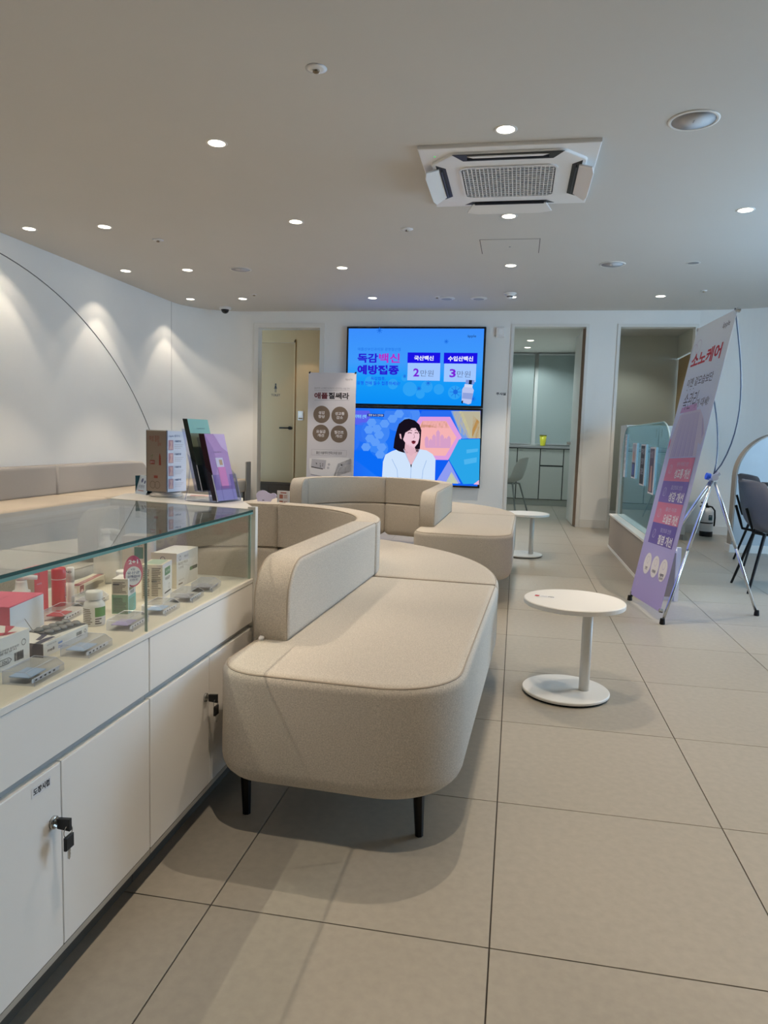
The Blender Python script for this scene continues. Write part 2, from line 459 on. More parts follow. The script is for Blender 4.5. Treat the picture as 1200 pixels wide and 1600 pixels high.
lab = ['pale grey base cabinet at far left of the injection room, mostly hidden', 'pale grey base cabinet behind the chair in the injection room', 'pale grey base cabinet under the yellow cup in the injection room', 'pale grey base cabinet with drawer over door beside the open door', 'pale grey base cabinet hidden behind the open door leaf']
for k in range(5):
    w = xs[k+1]-xs[k]
    t = thing('base_cabinet', lab[k], 'cabinet', (xs[k], 10.42, 0), 0, 'injection room base cabinets')
    link('carcass', *boxg(.002, w-.002, .02, .5, .10, .93), M_cab, t); link('toe_kick', *boxg(0, w, .05, .07, 0, .10), M_cab, t)
    M_gap = mat('dark_cabinet_gap', '#3c4240', .8); link('gap_strip', *boxg(.0, w, .012, .019, .10, .93), M_gap, t)
    def hand(z, p):
        if w > .2: link('handle', *boxg(.03, .085, -.006, 0, z, z+.012), M_grayp, p)
    if k == 3:
        d = link('drawer', *boxg(.008, w-.008, 0, .012, .66, .915), M_cab, t); hand(.88, d)
        d = link('door', *boxg(.008, w-.008, 0, .012, .11, .635), M_cab, t)
    else:
        d = link('door', *boxg(.008, w-.008, 0, .012, .11, .915), M_cab, t); hand(.88, d)
t = thing('counter_top', 'long white worktop on the injection room base cabinets', 'worktop', (.67, 10.70, .93))
link('top', *boxg(-.82, .82, -.31, .29, 0, .035, b=.004), mat('white_solid_surface', '#e6ecec', .25), t); link('front_edge', *boxg(-.82, .82, -.318, -.31, 0, .035), M_grayp, t)
t = thing('cup', 'yellow green translucent tumbler on the injection room worktop', 'cup', (1.02, 10.58, .965))
link('body', *lathe_geo([(.036,0),(.04,.01),(.056,.16),(.052,.16),(.035,.015),(0,.015)], 20), mat('yellow_green_plastic', '#c9c62e', .35), t, True)
link('lid_rim', *lathe_geo([(.057,.16),(.059,.162),(.059,.176),(.05,.178),(0,.178)], 20), mat('dark_yellow_lid', '#6f6e1c', .4), t)
t = thing('paper_stack', 'loose white papers on the injection room worktop left of the cup', 'papers', (.62, 10.62, .965))
for k in range(3): link('sheet', *boxg(-.16+.05*k, .12+.05*k, -.1, .09, .002*k, .002*k+.0015, M=Matrix.Rotation(.2*k-.1, 4, 'Z')), M_paper, t)
# open door leaf
hx, hy = 1.345, 7.70; tx, ty = 1.325, 8.52
ang = math.atan2(ty-hy, tx-hx)
d2 = struct('door_2', *boxg(0, .82, -.02, .02, .012, 2.395), mat('white_door_laminate', '#dcdedb', .45)); d2.location = (hx, hy, 0); d2.rotation_euler = (0, 0, ang)
for z in (.22, 1.0, 1.75, 2.2): link('hinge', *tube_geo([(-.012, -.02, z), (-.012, -.02, z+.10)], .011, 8), M_blackmetal, d2)
hb = MB().tube([(.76, .02, 1.02), (.76, .07, 1.02)], .02, 12).tube([(.76, .07, 1.02), (.64, .07, 1.02)], .01, 8); link('door_handle', hb.v, hb.f, M_chrome, d2)
link('hinge_stile', *boxg(-.018, 0, -.02, .02, .012, 2.395), mat('brown_door_edge', '#8b7b6c', .6), d2)
# white shell chair in the injection room
M_shell = mat('grey_white_shell_plastic', '#c5cac6', .4)
def shell_chair(name, label, loc, rz, ms, ml, W=.23, H=.80, ZS=.45, upholstered=False):
    t = thing(name, label, 'chair', loc, rz)
    n, m = 22, 18; pts = []
    # profile in local x (front = +x), z ; seat then back
    if upholstered: prof = [(.24, ZS+.0), (.12, ZS-.015), (0, ZS-.02), (-.12, ZS-.005), (-.20, ZS+.05), (-.235, ZS+.14), (-.255, ZS+.23), (-.27, ZS+.30), (-.28, H)]
    else: prof = [(.22, ZS+.0), (.10, ZS-.015), (0, ZS-.02), (-.10, ZS-.01), (-.17, ZS+.03), (-.205, ZS+.11), (-.24, ZS+.20), (-.27, ZS+.28), (-.30, H)]
    pf = crs(prof, 4); N = len(pf)
    def halfw(s):
        if s < .45: return W*(.86+.14*min(1, s/.12)) if s < .12 else W
        q = (s-.45)/.55
        return W*math.sqrt(max(0, 1-(max(0, q-.12)/.88)**2.6))*1.0+.004
    v = []; f = []
    th = .045 if upholstered else .008
    for side in (0, 1):
        for i, (x, z) in enumerate(pf):
            s = i/(N-1); w = halfw(s)
            a = pf[max(i-1, 0)]; c = pf[min(i+1, N-1)]; tx_, tz_ = c[0]-a[0], c[1]-a[1]; L = math.hypot(tx_, tz_); nx, nz = tz_/L, -tx_/L   # front / up normal
            for k in range(m+1):
                u = -1+2*k/m
                curl = (.10 if upholstered else .05)*(abs(u)**2.2)*(.35+.65*min(1, s/.55))*(1 if s < .9 else (1-s)/.1)
                e = (1-abs(u)**6)*(1 if 0 < i < N-1 else .2)
                off = (-th/2*e if side else th/2*e)
                px = x - nx*0; pz = z
                up = curl
                v.append((px+(nx if nx > 0 else nx)*(-1)*(off)+abs(nx)*up, u*w, pz-nz*off+abs(nz)*up))
    M_ = m+1
    for side in (0, 1):
        o_ = side*N*M_
        for i in range(N-1):
            for k in range(m):
                q = (o_+i*M_+k, o_+i*M_+k+1, o_+(i+1)*M_+k+1, o_+(i+1)*M_+k)
                f.append(q if side else q[::-1])
    K = N*M_
    for i in range(N-1):
        f.append((i*M_, (i+1)*M_, K+(i+1)*M_, K+i*M_)); f.append((i*M_+m, K+i*M_+m, K+(i+1)*M_+m, (i+1)*M_+m))
    for k in range(m):
        f.append((k, K+k, K+k+1, k+1)); q = (N-1)*M_; f.append((q+k, q+k+1, K+q+k+1, K+q+k))
    link('shell', v, f, ms, t, True)
    fx, bx, sy = .21, -.24, .20
    for x, y in ((fx, sy), (fx, -sy), (bx, sy), (bx, -sy)):
        link('leg', *tube_geo([(x*.55, y*.55, ZS-.03), (x, y, 0)], .013 if upholstered else .014, 8, r1=.009), ml, t)
    fr = MB().tube([(fx*.55, sy*.55, ZS-.035), (bx*.55, sy*.55, ZS-.035), (bx*.55, -sy*.55, ZS-.035), (fx*.55, -sy*.55, ZS-.035)], .009, 6, True)
    if upholstered:
        for s in (-1, 1): fr.tube([(bx*.55, s*sy*.55, ZS-.035), (bx*.9, s*sy*.62, ZS-.02), (-.232, s*.125, ZS+.03), (-.272, s*.125, ZS+.15)], .010, 6)
    link('seat_frame', fr.v, fr.f, ml, t)
    return t
shell_chair('shell_chair', 'grey white plastic shell chair inside the injection room doorway', (.50, 9.25, 0), PI-.45, M_shell, mat('pale_grey_leg', '#9ba3a1', .4), W=.22, H=.80)

# ---- third opening: lobby, its beige cast put into the wall colour
b = MB().box(1.55, 2.75, 9.0, 9.1, 0, 2.5).box(1.55, 1.62, YB+.12, 9.0, 0, 2.5).box(2.68, 2.75, YB+.12, 8.15, 0, 2.5).box(2.68, 2.75, 8.15, 9.0, 2.2, 2.5)
struct('wall_lobby', b.v, b.f, mat('lobby_light_wall_tone', '#c9c8bd', .6))  # same white walls, with the lobby's duller light put into the colour
d3 = struct('door_3', *boxg(2.70, 2.73, 8.16, 8.99, 0, 2.19), M_door); link('door_frame', *boxg(2.665, 2.70, 8.13, 8.16, 0, 2.22), M_trim, d3)
struct('baseboard_lobby', *boxg(1.62, 2.68, 8.985, 9.0, 0, .1), M_trim)
# ================================================================= CEILING FIXTURES
M_lens = emit('lamp_glow', '#fff3dc', 9.0)
M_off = mat('unlit_lamp_lens', '#8d8f92', .4)
M_ring = mat('white_lamp_ring', '#e3e1dc', .5)
ring_me = lens_me = None
def downlight(x, y, label, group=None, lit=True, cone=74, blend=.4, power=None, z=CE, col=LAMP_COL):
    global ring_me, lens_me
    t = thing('ceiling_downlight', label, 'ceiling light', (x, y, z), 0, group)
    if ring_me is None:
        v, f = lathe_geo([(.046, -.001), (.056, -.004), (.060, 0)], 24); f = f[:-2]
        o = link('trim_ring', v, f, M_ring, t, True); ring_me = o.data
        v, f = lathe_geo([(.046, -.0015), (.0, -.003)], 24); o = link('lens', v, f, M_lens, t); lens_me = o.data
    else:
        for n, me in (('trim_ring', ring_me), ('lens', lens_me)):
            o = bpy.data.objects.new(n, me); C.objects.link(o); o.parent = t
            if n == 'lens' and not lit:
                o.data = me.copy(); o.data.materials.clear(); o.data.materials.append(M_off)
    if lit:
        for cn, bl, pw in ([(cone, blend, power or LAMP_W)] if not isinstance(cone, list) else cone):
            l = bpy.data.lights.new('lamp', 'SPOT'); l.energy = pw; l.color = col; l.spot_size = math.radians(cn); l.spot_blend = bl
            l.shadow_soft_size = .009
            o = bpy.data.objects.new('lamp', l); C.objects.link(o); o.parent = t; o.location = (0, 0, -.02)
    return t
cols = {-3.31: 'beside the left wall', -2.65: 'in the second column from the left wall', -1.09: 'left of the air conditioner column', .475: 'in line with the air conditioner', 2.03: 'above the leaning banner side'}
rows = {2.49: 'nearest row', 3.92: 'second row', 5.36: 'third row', 6.80: 'row nearest the screens'}
SC_ = [(74, .28, LAMP_W*.30), (100, .3, LAMP_W*.15)]
for cx_, cl in cols.items():
    for ry_, rl in rows.items():
        if ry_ == 2.49 and cx_ in (-3.31, -2.65, 2.03): continue
        lit = not (cx_ == 2.03 and ry_ == 5.36)
        downlight(cx_, ry_, ('lit' if lit else 'unlit grey') + ' round ceiling downlight ' + cl + ', ' + rl, 'recessed ceiling downlights', lit, SC_ if cx_ == -3.31 else 74)
for cx_ in (-3.31, -2.65, -1.09, .475, 2.03):
    for ry_ in (1.05, -.39, 2.49):
        if ry_ > 2 and cx_ not in (-3.31, -2.65, 2.03): continue
        downlight(cx_, ry_, 'lit round recessed ceiling downlight outside the picture', 'downlights outside the picture', True, SC_ if cx_ == -3.31 else 74)
for k, (x, y) in enumerate([(.73, 9.5), (.70, 10.3)]):
    downlight(x, y, ['nearer', 'farther'][k]+' lit ceiling downlight inside the injection room', 'injection room downlights', z=2.5, power=LAMP_W*.55, cone=150, col=(.86, .98, 1.0))
downlight(-2.35, 8.22, 'ceiling downlight inside the toilet lobby behind the doorway head', None, True, 80, .4, LAMP_W*.16, z=2.5)
downlight(1.95, 8.3, 'added unseen fill lamp inside the lobby of the right doorway', None, True, 120, .5, LAMP_W*.22, z=2.5, col=(.9, 1, .93))  # added fill lamp, in place of the daylight reaching this lobby
# sprinklers
M_brass = mat('sprinkler_brass', '#8d7d63', .35, .8)
slab_names = ['nearest sprinkler head in the ceiling, above and left of the air conditioner', 'sprinkler head in the ceiling between the left wall downlights', 'sprinkler head in the ceiling left of the access hatch', 'small sprinkler head in the ceiling before the dome camera', 'sprinkler head in the ceiling above the leaning banner', 'tiny sprinkler head in the ceiling above the screens']
for (x, y), lb in zip([(-.312, 1.744), (-2.367, 4.24), (-.279, 4.1), (-2.376, 6.452), (2.374, 6.424), (-.334, 6.661)], slab_names):
    x, y = cz(x, y)
    t = thing('sprinkler_head', lb, 'sprinkler', (x, y, CE), 0, 'ceiling sprinklers'); r = 1 if y < 6 else .7
    link('escutcheon', *lathe_geo([(.016, -.006), (.03*r, -.004), (.048*r, 0)], 20), M_whitep, t, True)
    link('body', *lathe_geo([(.0, -.018), (.012, -.017), (.013, -.014), (.006, -.012), (.008, -.006)], 12), M_brass, t)
    link('frame_arm', *tube_geo([(.012, 0, -.006), (.014, 0, -.014), (0, 0, -.018), (-.014, 0, -.014), (-.012, 0, -.006)], .002, 5), M_brass, t)
# speakers
for (x, y), lb, r in zip([(1.367, 2.438), (-2.067, 5.28), (1.35, 5.282)], ['round grey ceiling speaker right of the air conditioner', 'round ceiling speaker left of the middle column of downlights', 'round ceiling speaker between the hatch and the unlit downlight'], (.118, .105, .11)):
    x, y = cz(x, y); t = thing('ceiling_speaker', lb, 'speaker', (x, y, CE), 0, 'ceiling speakers')
    link('rim', *lathe_geo([(r*.86, -.002), (r*.9, -.006), (r, -.004), (r+.002, 0)], 36), M_ring, t, True)
    link('grille', *lathe_geo([(r*.87, -.003), (0, -.006)], 36), mat('grey_speaker_mesh', '#c6c5c6', .7, noise=(400, .12)), t, True)
    link('badge', *boxg(-.003, .003, -.012, .012, -.0075, -.005), M_grayp, t)
for (x, y), lb in zip([(-.236, 6.736), (.117, 6.746)], ['left of two flat round ceiling vents above the screens', 'right of two flat round ceiling vents above the screens']):
    x, y = cz(x, y); t = thing('ceiling_vent', lb, 'vent', (x, y, CE), 0, 'round ceiling vents')
    link('plate', *lathe_geo([(0, -.012), (.07, -.012), (.09, -.007), (.095, 0)], 28), M_ring, t, True); link('inner_ring', *lathe_geo([(.05, -.0135), (.055, -.014), (.06, -.0125)], 28), M_grayp, t, True)
x, y = cz(.46, 6.482); t = thing('smoke_detector', 'white dome smoke detector on the ceiling beside a downlight', 'smoke detector', (x, y, CE))
link('base', *lathe_geo([(.062, -.012), (.068, -.006), (.068, 0)], 24), M_whitep, t, True); link('sensor', *lathe_geo([(0, -.062), (.024, -.058), (.03, -.046), (.034, -.03), (.05, -.022), (.055, -.012)], 24), M_whitep, t, True)
link('slots', *lathe_geo([(.0325, -.044), (.0345, -.034)], 12), M_black, t)
x, y = cz(-3.048, 7.22); t = thing('dome_camera', 'small black dome security camera on the ceiling above the curved wall', 'security camera', (x, y, CE))
link('mount', *lathe_geo([(.068, -.03), (.076, -.022), (.076, 0)], 24), M_whitep, t, True); link('dome', *lathe_geo([(0, -.08), (.024, -.074), (.042, -.058), (.052, -.03)], 24), mat('smoked_black_dome', '#0c0c0e', .1), t, True)
# access hatch: a recessed frame line around a flush panel
x0, y0 = cz(.243, 4.425); x1, y1 = cz(.71, 4.855)
t = thing('access_hatch', 'square flush access hatch in the ceiling behind the air conditioner', 'hatch', ((x0+x1)/2, (y0+y1)/2, CE)); w = (x1-x0)/2; h = (y1-y0)/2
link('panel', *boxg(-w+.006, w-.006, -h+.006, h-.006, -.0025, 0), M_ceil, t)
link('frame_gap', *(lambda B: (B.v, B.f))(MB().box(-w, -w+.005, -h, h, -.0008, 0).box(w-.005, w, -h, h, -.0008, 0).box(-w, w, -h, -h+.003, -.0008, 0).box(-w, w, h-.003, h, -.0008, 0)), M_dkline, t)
link('latch', *lathe_geo([(0, -.006), (.008, -.006), (.009, -.0025)], 12), M_grayp, t)
# ---- ceiling cassette air conditioner
ax_, ay_ = .483, 3.125
ac = thing('air_conditioner', 'white four-way cassette air conditioner in the ceiling with grey intake grille', 'air conditioner', (ax_, ay_, CE))
def down(p): return (p[0], p[1], -p[2])
def slab_dn(poly, z0, z1, rt=0):     # thickness measured downwards from the ceiling
    v, f = slab(poly, z0, z1, 0, rt); return [(x, y, -z) for x, y, z in v], [q[::-1] for q in f]
R_ = .484
link('frame', *slab_dn(round_poly([(-R_,-R_),(R_,-R_),(R_,R_),(-R_,R_)], .02), 0, .022, .006), M_whitep, ac)
oc = round_poly([(-.43,-.29),(-.30,-.43),(.30,-.43),(.43,-.29),(.43,.29),(.30,.43),(-.30,.43),(-.43,.29)], .06)
link('panel', *slab_dn(oc, .022, .036, .010), M_whitep, ac)
g = round_poly([(-.265,-.245),(.265,-.245),(.265,.245),(-.265,.245)], .045)
link('intake', *slab_dn(g, .0355, .0370), mat('dark_filter', '#55565a', .9), ac)
b = MB()
for k in range(23): xx = -.253+k*.023; b.box(xx-.0025, xx+.0025, -.243 if .02 < k/22 < .98 else -.215, .243 if .02 < k/22 < .98 else .215, -.044, -.037)
for k in range(14): yy = -.23+k*.0354; b.box(-.26, .26, yy-.003, yy+.003, -.0445, -.037)
link('grille', b.v, b.f, M_whitep, ac)
gi = inset(g, .004); fr = inset(g, -.012)
fv = [(x, y, -.0445) for x, y in g]+[(x, y, -.0445) for x, y in fr]+[(x, y, -.036) for x, y in fr]
n_ = len(g); link('grille_rim', fv, [(k, n_+k, n_+(k+1)%n_, (k+1)%n_) for k in range(n_)]+[(n_+k, 2*n_+k, 2*n_+(k+1)%n_, n_+(k+1)%n_) for k in range(n_)], M_whitep, ac)
for k in range(4):
    M = Matrix.Rotation(PI/2*k, 4, 'Z')
    sl = [(-.285, -.405), (.285, -.405), (.235, -.352), (-.235, -.352)] if k else [(-.30, -.428), (.30, -.428), (.245, -.335), (-.245, -.335)]
    v, f = slab_dn(sl, .0360, .0372); link('air_slot', [M @ Vector(p) for p in v], f, M_black, ac)
    fl = round_poly([(-.235, -.045), (.235, -.045), (.275, .03), (.20, .045), (-.20, .045), (-.275, .03)], .02)
    v, f = slab(fl, 0, .010, .002, .004)
    if k == 0: v = [(x*.8, y*.22, z) for x, y, z in v]
    T = M @ Matrix.Translation((0, -.430, -.062) if k else (0, -.402, -.043)) @ Matrix.Rotation(math.radians(24 if k else -10), 4, 'X') @ Matrix.Rotation(PI, 4, 'Z')
    link('louver', [T @ Vector(p) for p in v], f, M_whitep, ac)
    va, fa = boxg(-.22, .22, -.38, -.374, -.05, -.037); link('vane', [M @ Vector(p) for p in va], fa, mat('dark_vane', '#3a3c44', .4), ac)
link('status_light', *lathe_geo([(0, -.0235), (.006, -.0235), (.006, -.022)], 10, ), emit('green_led', '#58e07a', 1.0), ac).location = (-.40, -.38, 0)

# ================================================================= SCREENS
ACC = 1.0
def screen(name, label, z0, z1):
    t = thing(name, label, 'television', (-.697, YB-.005, z0)); W = .870; H = z1-z0
    link('housing', *boxg(-W, W, -.055, 0, 0, H, b=.004), M_black, t)
    return t, W, H
tv1, W, H = screen('television', 'upper wall mounted screen showing a blue vaccination advertisement', 1.42, 2.40)
M_blue1 = ramp_mat('screen_sky_blue', 2, .02, .96, [(0, '#0a8df6'), (.35, '#189cf8'), (.55, '#3f9bfb'), (1, '#3b8efc')], ACC)
b_ = .024
sc = link('display', *boxg(-W+b_, W-b_, -.0565, -.054, b_, H-b_), M_blue1, tv1)
E_ = lambda n, c: emit('screen_'+n, c, ACC)
sw_, sh_ = 2*(W-b_), H-2*b_
P1 = Print(sc, (-W+b_, -.0565, b_), (1,0,0), (0,0,1))
def q1(x, y): return ((x-75)/(1050-.052*(y-65))*sw_, (1-(y-62-.008*(x-75))/622)*sh_)
def t1(s, x0, y0, x1, y1, m, bold=0):
    a, c = q1(x0, y1), q1(x1, y0); P1.text(s, a[0], a[1], c[0], c[1], m, bold)
def r1(x0, y0, x1, y1, m):
    a, c = q1(x0, y1), q1(x1, y0); P1.rect(a[0], a[1], c[0], c[1], m)
e_navy = E_('indigo', '#2a1ed2'); e_mag = E_('magenta', '#b032c8'); e_blue = E_('royal', '#1a13e6'); e_pale = E_('pale', '#9fc6ff'); e_white = E_('white', '#eef4ff'); e_mid = E_('mid', '#1c6ee0'); e_gray = E_('grey', '#64789e'); e_dk = E_('dark', '#14203f'); e_vio = E_('violet', '#7a23d8')
e_lt = E_('ltblue', '#62b7ff')
for x, y, r in [(430, 520, 40), (560, 560, 55), (690, 540, 45), (780, 560, 40), (250, 500, 40), (900, 585, 52), (640, 600, 35), (520, 470, 25)]:
    a = q1(x, y); P1.disc(a[0], a[1], r/1050*sw_, E_('haze', '#2fa2f6'))
P1.lay()
for x, y, r in [(320, 80, 16), (838, 172, 12), (905, 580, 30), (1035, 635, 16), (700, 510, 14), (520, 455, 10), (630, 555, 12)]:
    a = q1(x, y); k = r/1050*sw_; P1.disc(a[0], a[1], k*.6, e_mid)
    for j in range(8): w = j*PI/4; P1.line([a, (a[0]+k*1.5*math.cos(w), a[1]+k*1.5*math.sin(w))], .006, e_mid)
t1('애플산부인과의원 광명철산점', 150, 222, 487, 246, e_mid)
t1('독감', 150, 268, 312, 345, e_navy, .035); t1('백신', 318, 268, 482, 345, e_mag, .03)
t1('예방접종', 150, 365, 475, 442, e_navy, .045)
t1('독감접종,', 258, 462, 372, 490, e_blue); t1('유행 전에 필수 접종하세요!', 150, 500, 485, 528, e_blue)
r1(540, 262, 793, 347, e_blue); r1(817, 264, 1073, 350, e_blue); r1(540, 347, 793, 488, e_pale); r1(817, 350, 1063, 497, e_pale)
P1.lay()
t1('국산백신', 592, 287, 742, 325, e_white, .03); t1('수입산백신', 850, 291, 1040, 330, e_white, .03)
t1('2', 585, 390, 632, 457, e_vio, .03); t1('만원', 640, 404, 742, 455, e_gray); t1('3', 860, 394, 910, 462, e_vio, .03); t1('만원', 916, 410, 1020, 460, e_gray)
t1('åpple', 998, 118, 1064, 145, e_dk)
# vaccine vial
def pg(P, q, pts, m): P.poly([q(*p) for p in pts], m)
pg(P1, q1, [(955,560),(965,540),(1030,540),(1042,565),(1020,672),(1000,680),(950,662)], E_('vial', '#b9c4ee'))
P1.lay(); pg(P1, q1, [(960,585),(1036,590),(1026,640),(954,632)], E_('vial_label', '#8fa2dc')); pg(P1, q1, [(975,515),(1035,520),(1030,545),(970,540)], E_('vial_neck', '#ced6f4')); pg(P1, q1, [(985,480),(1048,484),(1044,516),(980,512)], E_('vial_cap', '#7f93d8'))
P1.lay(); pg(P1, q1, [(1008,482),(1030,483),(1026,518),(1004,516)], e_dk); pg(P1, q1, [(950,652),(962,650),(958,676),(948,668)], e_dk)
P1.done()

tv2, W, H = screen('television', 'lower wall mounted screen showing a newsreader in a white jacket', .43, 1.41)
M_blue2 = ramp_mat('screen_studio_blue', 0, -.85, .85, [(0, '#1b62f0'), (.25, '#1f79f8'), (.55, '#0f5cf4'), (1, '#1464f0')], ACC)
sc2 = link('display', *boxg(-W+b_, W-b_, -.0565, -.054, b_, H-b_), M_blue2, tv2)
P2 = Print(sc2, (-W+b_, -.0565, b_), (1,0,0), (0,0,1))
def q2(x, y): return ((x-75)/(1016-.045*(y-690))*sw_, (1-(y-683-.02*(x-75))/598)*sh_)
def pg2(pts, c, n=None): P2.poly([q2(*p) for p in pts], E_('news_'+c, '#'+c))
def hexa(x, y, r, c):
    P2.poly([q2(x+r*math.cos(PI/3*k+PI/6*0), y+r*.95*math.sin(PI/3*k)) for k in range(6)], E_('news_'+c, '#'+c))
# studio set: hexagons and blue molecules
for x, y, r, c in [(180,745,80,'5a62ea'), (300,880,110,'3f86f6'), (470,760,110,'3a80f4'), (210,880,80,'2f74f2'), (330,1010,70,'3b88f8'), (800,790,170,'2a6cf0'), (210,1180,160,'0b6cf6'), (560,740,80,'4b8cf6'), (100,960,80,'2b73f4')]:
    P2.poly([q2(x+r*math.cos(2*PI*k/24), y+r*math.sin(2*PI*k/24)) for k in range(24) if 75 < x+r*math.cos(2*PI*k/24) < 1090 and 690 < y+r*math.sin(2*PI*k/24) < 1285], E_('news_'+c, '#'+c))
P2.lay()
for x, y in [(270,800),(250,860),(310,850),(370,810),(330,900),(260,930),(300,960),(350,1000),(430,770),(480,730),(540,790),(340,1060),(230,1000)]:
    P2.poly([q2(x+38*math.cos(PI/3*k), y+36*math.sin(PI/3*k)) for k in range(6)], E_('news_hex', '#5f9df9'))
pg2([(880,706),(1088,706),(1088,920),(1000,922),(940,880)], 'b8b29a'); pg2([(870,706),(930,706),(1010,920),(950,925)], '6f9be8'); pg2([(930,706),(955,706),(1030,910),(1008,915)], 'd9d48f')
pg2([(1035,740),(1082,790),(1082,920),(1025,918)], 'b5802a')
P2.lay(); pg2([(640,752),(865,752),(950,915),(850,1095),(620,1095),(540,915)], 'dc9ee0')
P2.lay(); pg2([(660,785),(835,785),(912,915),(830,1062),(650,1062),(580,915)], 'f5b3b4'); pg2([(660,785),(835,785),(860,840),(640,840)], 'c98f78')
P2.lay()
for x, h in ((690,80),(720,60),(745,95),(775,130),(805,95),(830,70),(855,85)): pg2([(x-14,985),(x-14,985-h+20),(x,985-h),(x+14,985-h+20),(x+14,985)], 'd6a0c8')
pg2([(680,985),(865,985),(865,1000),(680,1000)], 'd6a0c8')
pg2([(930,930),(1085,925),(1075,1280),(960,1285),(855,1090)], '2ba5e8'); P2.lay(); pg2([(985,1010),(1070,1000),(1066,1025),(985,1040)], '4fb4ee'); pg2([(965,1090),(1060,1070),(1058,1110),(970,1130)], '4fb4ee')
pg2([(760,1275),(855,1100),(940,1280)], '8f9cf0'); pg2([(830,1282),(875,1190),(925,1282)], 'c9cf9a'); pg2([(1035,1285),(1075,1250),(1075,1288)], 'e7b6d8')
# newsreader picture: jacket, neck, face, hair
P2.lay(); pg2([(356,1282),(362,1120),(380,1060),(430,1030),(500,1005),(560,1010),(620,1010),(690,1020),(735,1050),(757,1090),(752,1282)], 'cfe3fb')
P2.lay(); pg2([(515,1010),(570,1140),(580,1140),(640,1010)], 'e3b9c4'); 
for L in ([(430,1095),(470,1180),(478,1282)], [(690,1100),(664,1180),(655,1282)], [(515,1010),(545,1080),(575,1145),(572,1282)], [(640,1010),(605,1085),(575,1145)]): P2.line([q2(*p) for p in L], .006, E_('news_fold', '#93b4e4'))
pg2([(466,850),(480,810),(520,775),(555,768),(600,782),(635,815),(650,860),(645,940),(640,1010),(628,1035),(600,1045),(530,1045),(480,1030),(440,1005),(448,930)], '17101c')
P2.lay(); pg2([(505,880),(520,850),(560,845),(610,842),(637,870),(636,920),(625,965),(598,1000),(570,1003),(540,975),(515,940)], 'eec7d6'); pg2([(530,955),(600,990),(612,1030),(575,1068),(525,1010)], 'dfb2c0')
P2.lay(); pg2([(500,900),(505,860),(540,835),(600,818),(560,862),(530,880),(515,930)], '17101c'); pg2([(592,820),(632,850),(640,900),(625,870)], '17101c'); pg2([(484,890),(497,892),(502,935),(490,925)], 'e6b9c6')
for L, w in (([(548,884),(562,879),(578,884)], .010), ([(600,882),(612,878),(626,884)], .010), ([(542,866),(560,858),(582,864)], .007), ([(600,862),(614,857),(630,864)], .007), ([(594,890),(600,918),(588,924)], .004)): P2.line([q2(*p) for p in L], w, E_('news_brow', '#4a2a33'))
pg2([(576,948),(592,942),(610,948),(604,966),(590,972),(578,962)], '7c2a3a'); P2.lay(); pg2([(582,950),(592,946),(604,951),(592,957)], '2a0d18')
pg2([(570,1135),(580,1135),(578,1158),(572,1158)], '1a1a26')
a, c = q2(140, 768), q2(228, 738); P2.text('지역위 선택', a[0], a[1], c[0], c[1], E_('news_title', '#86d2ff'), .02); a, c = q2(236, 752), q2(366, 732); P2.rect(a[0], a[1], c[0], c[1], E_('news_strip', '#1b3a8c')); P2.lay(); a, c = q2(246, 749), q2(358, 735); P2.text('현장 뉴스 인터뷰', a[0], a[1], c[0], c[1], e_white)
P2.done()
# things on the back wall
t = thing('motion_sensor', 'white square motion sensor on the wall right of the upper screen', 'sensor', (.345, YB, 2.34))
link('case', *boxg(-.05, .05, -.035, 0, -.06, .06, b=.008), M_whitep, t); link('window', *boxg(-.022, .025, -.039, -.034, -.03, .035, b=.002), mat('pale_sensor_window', '#f5f6f6', .3), t)
t = thing('room_sign', 'small black lettered room sign on the wall left of the injection room doorway', 'sign', (.385, YB, 1.60))
v, f = boxg(-.062, .062, -.0015, 0, -.02, .02); link('backing', v, f, M_wall, t)
P = Print(t, (-.058, -.0015, -.017), (1,0,0), (0,0,1)); P.text('주사실', 0, 0, .116, .034, M_ink, .03); P.done()
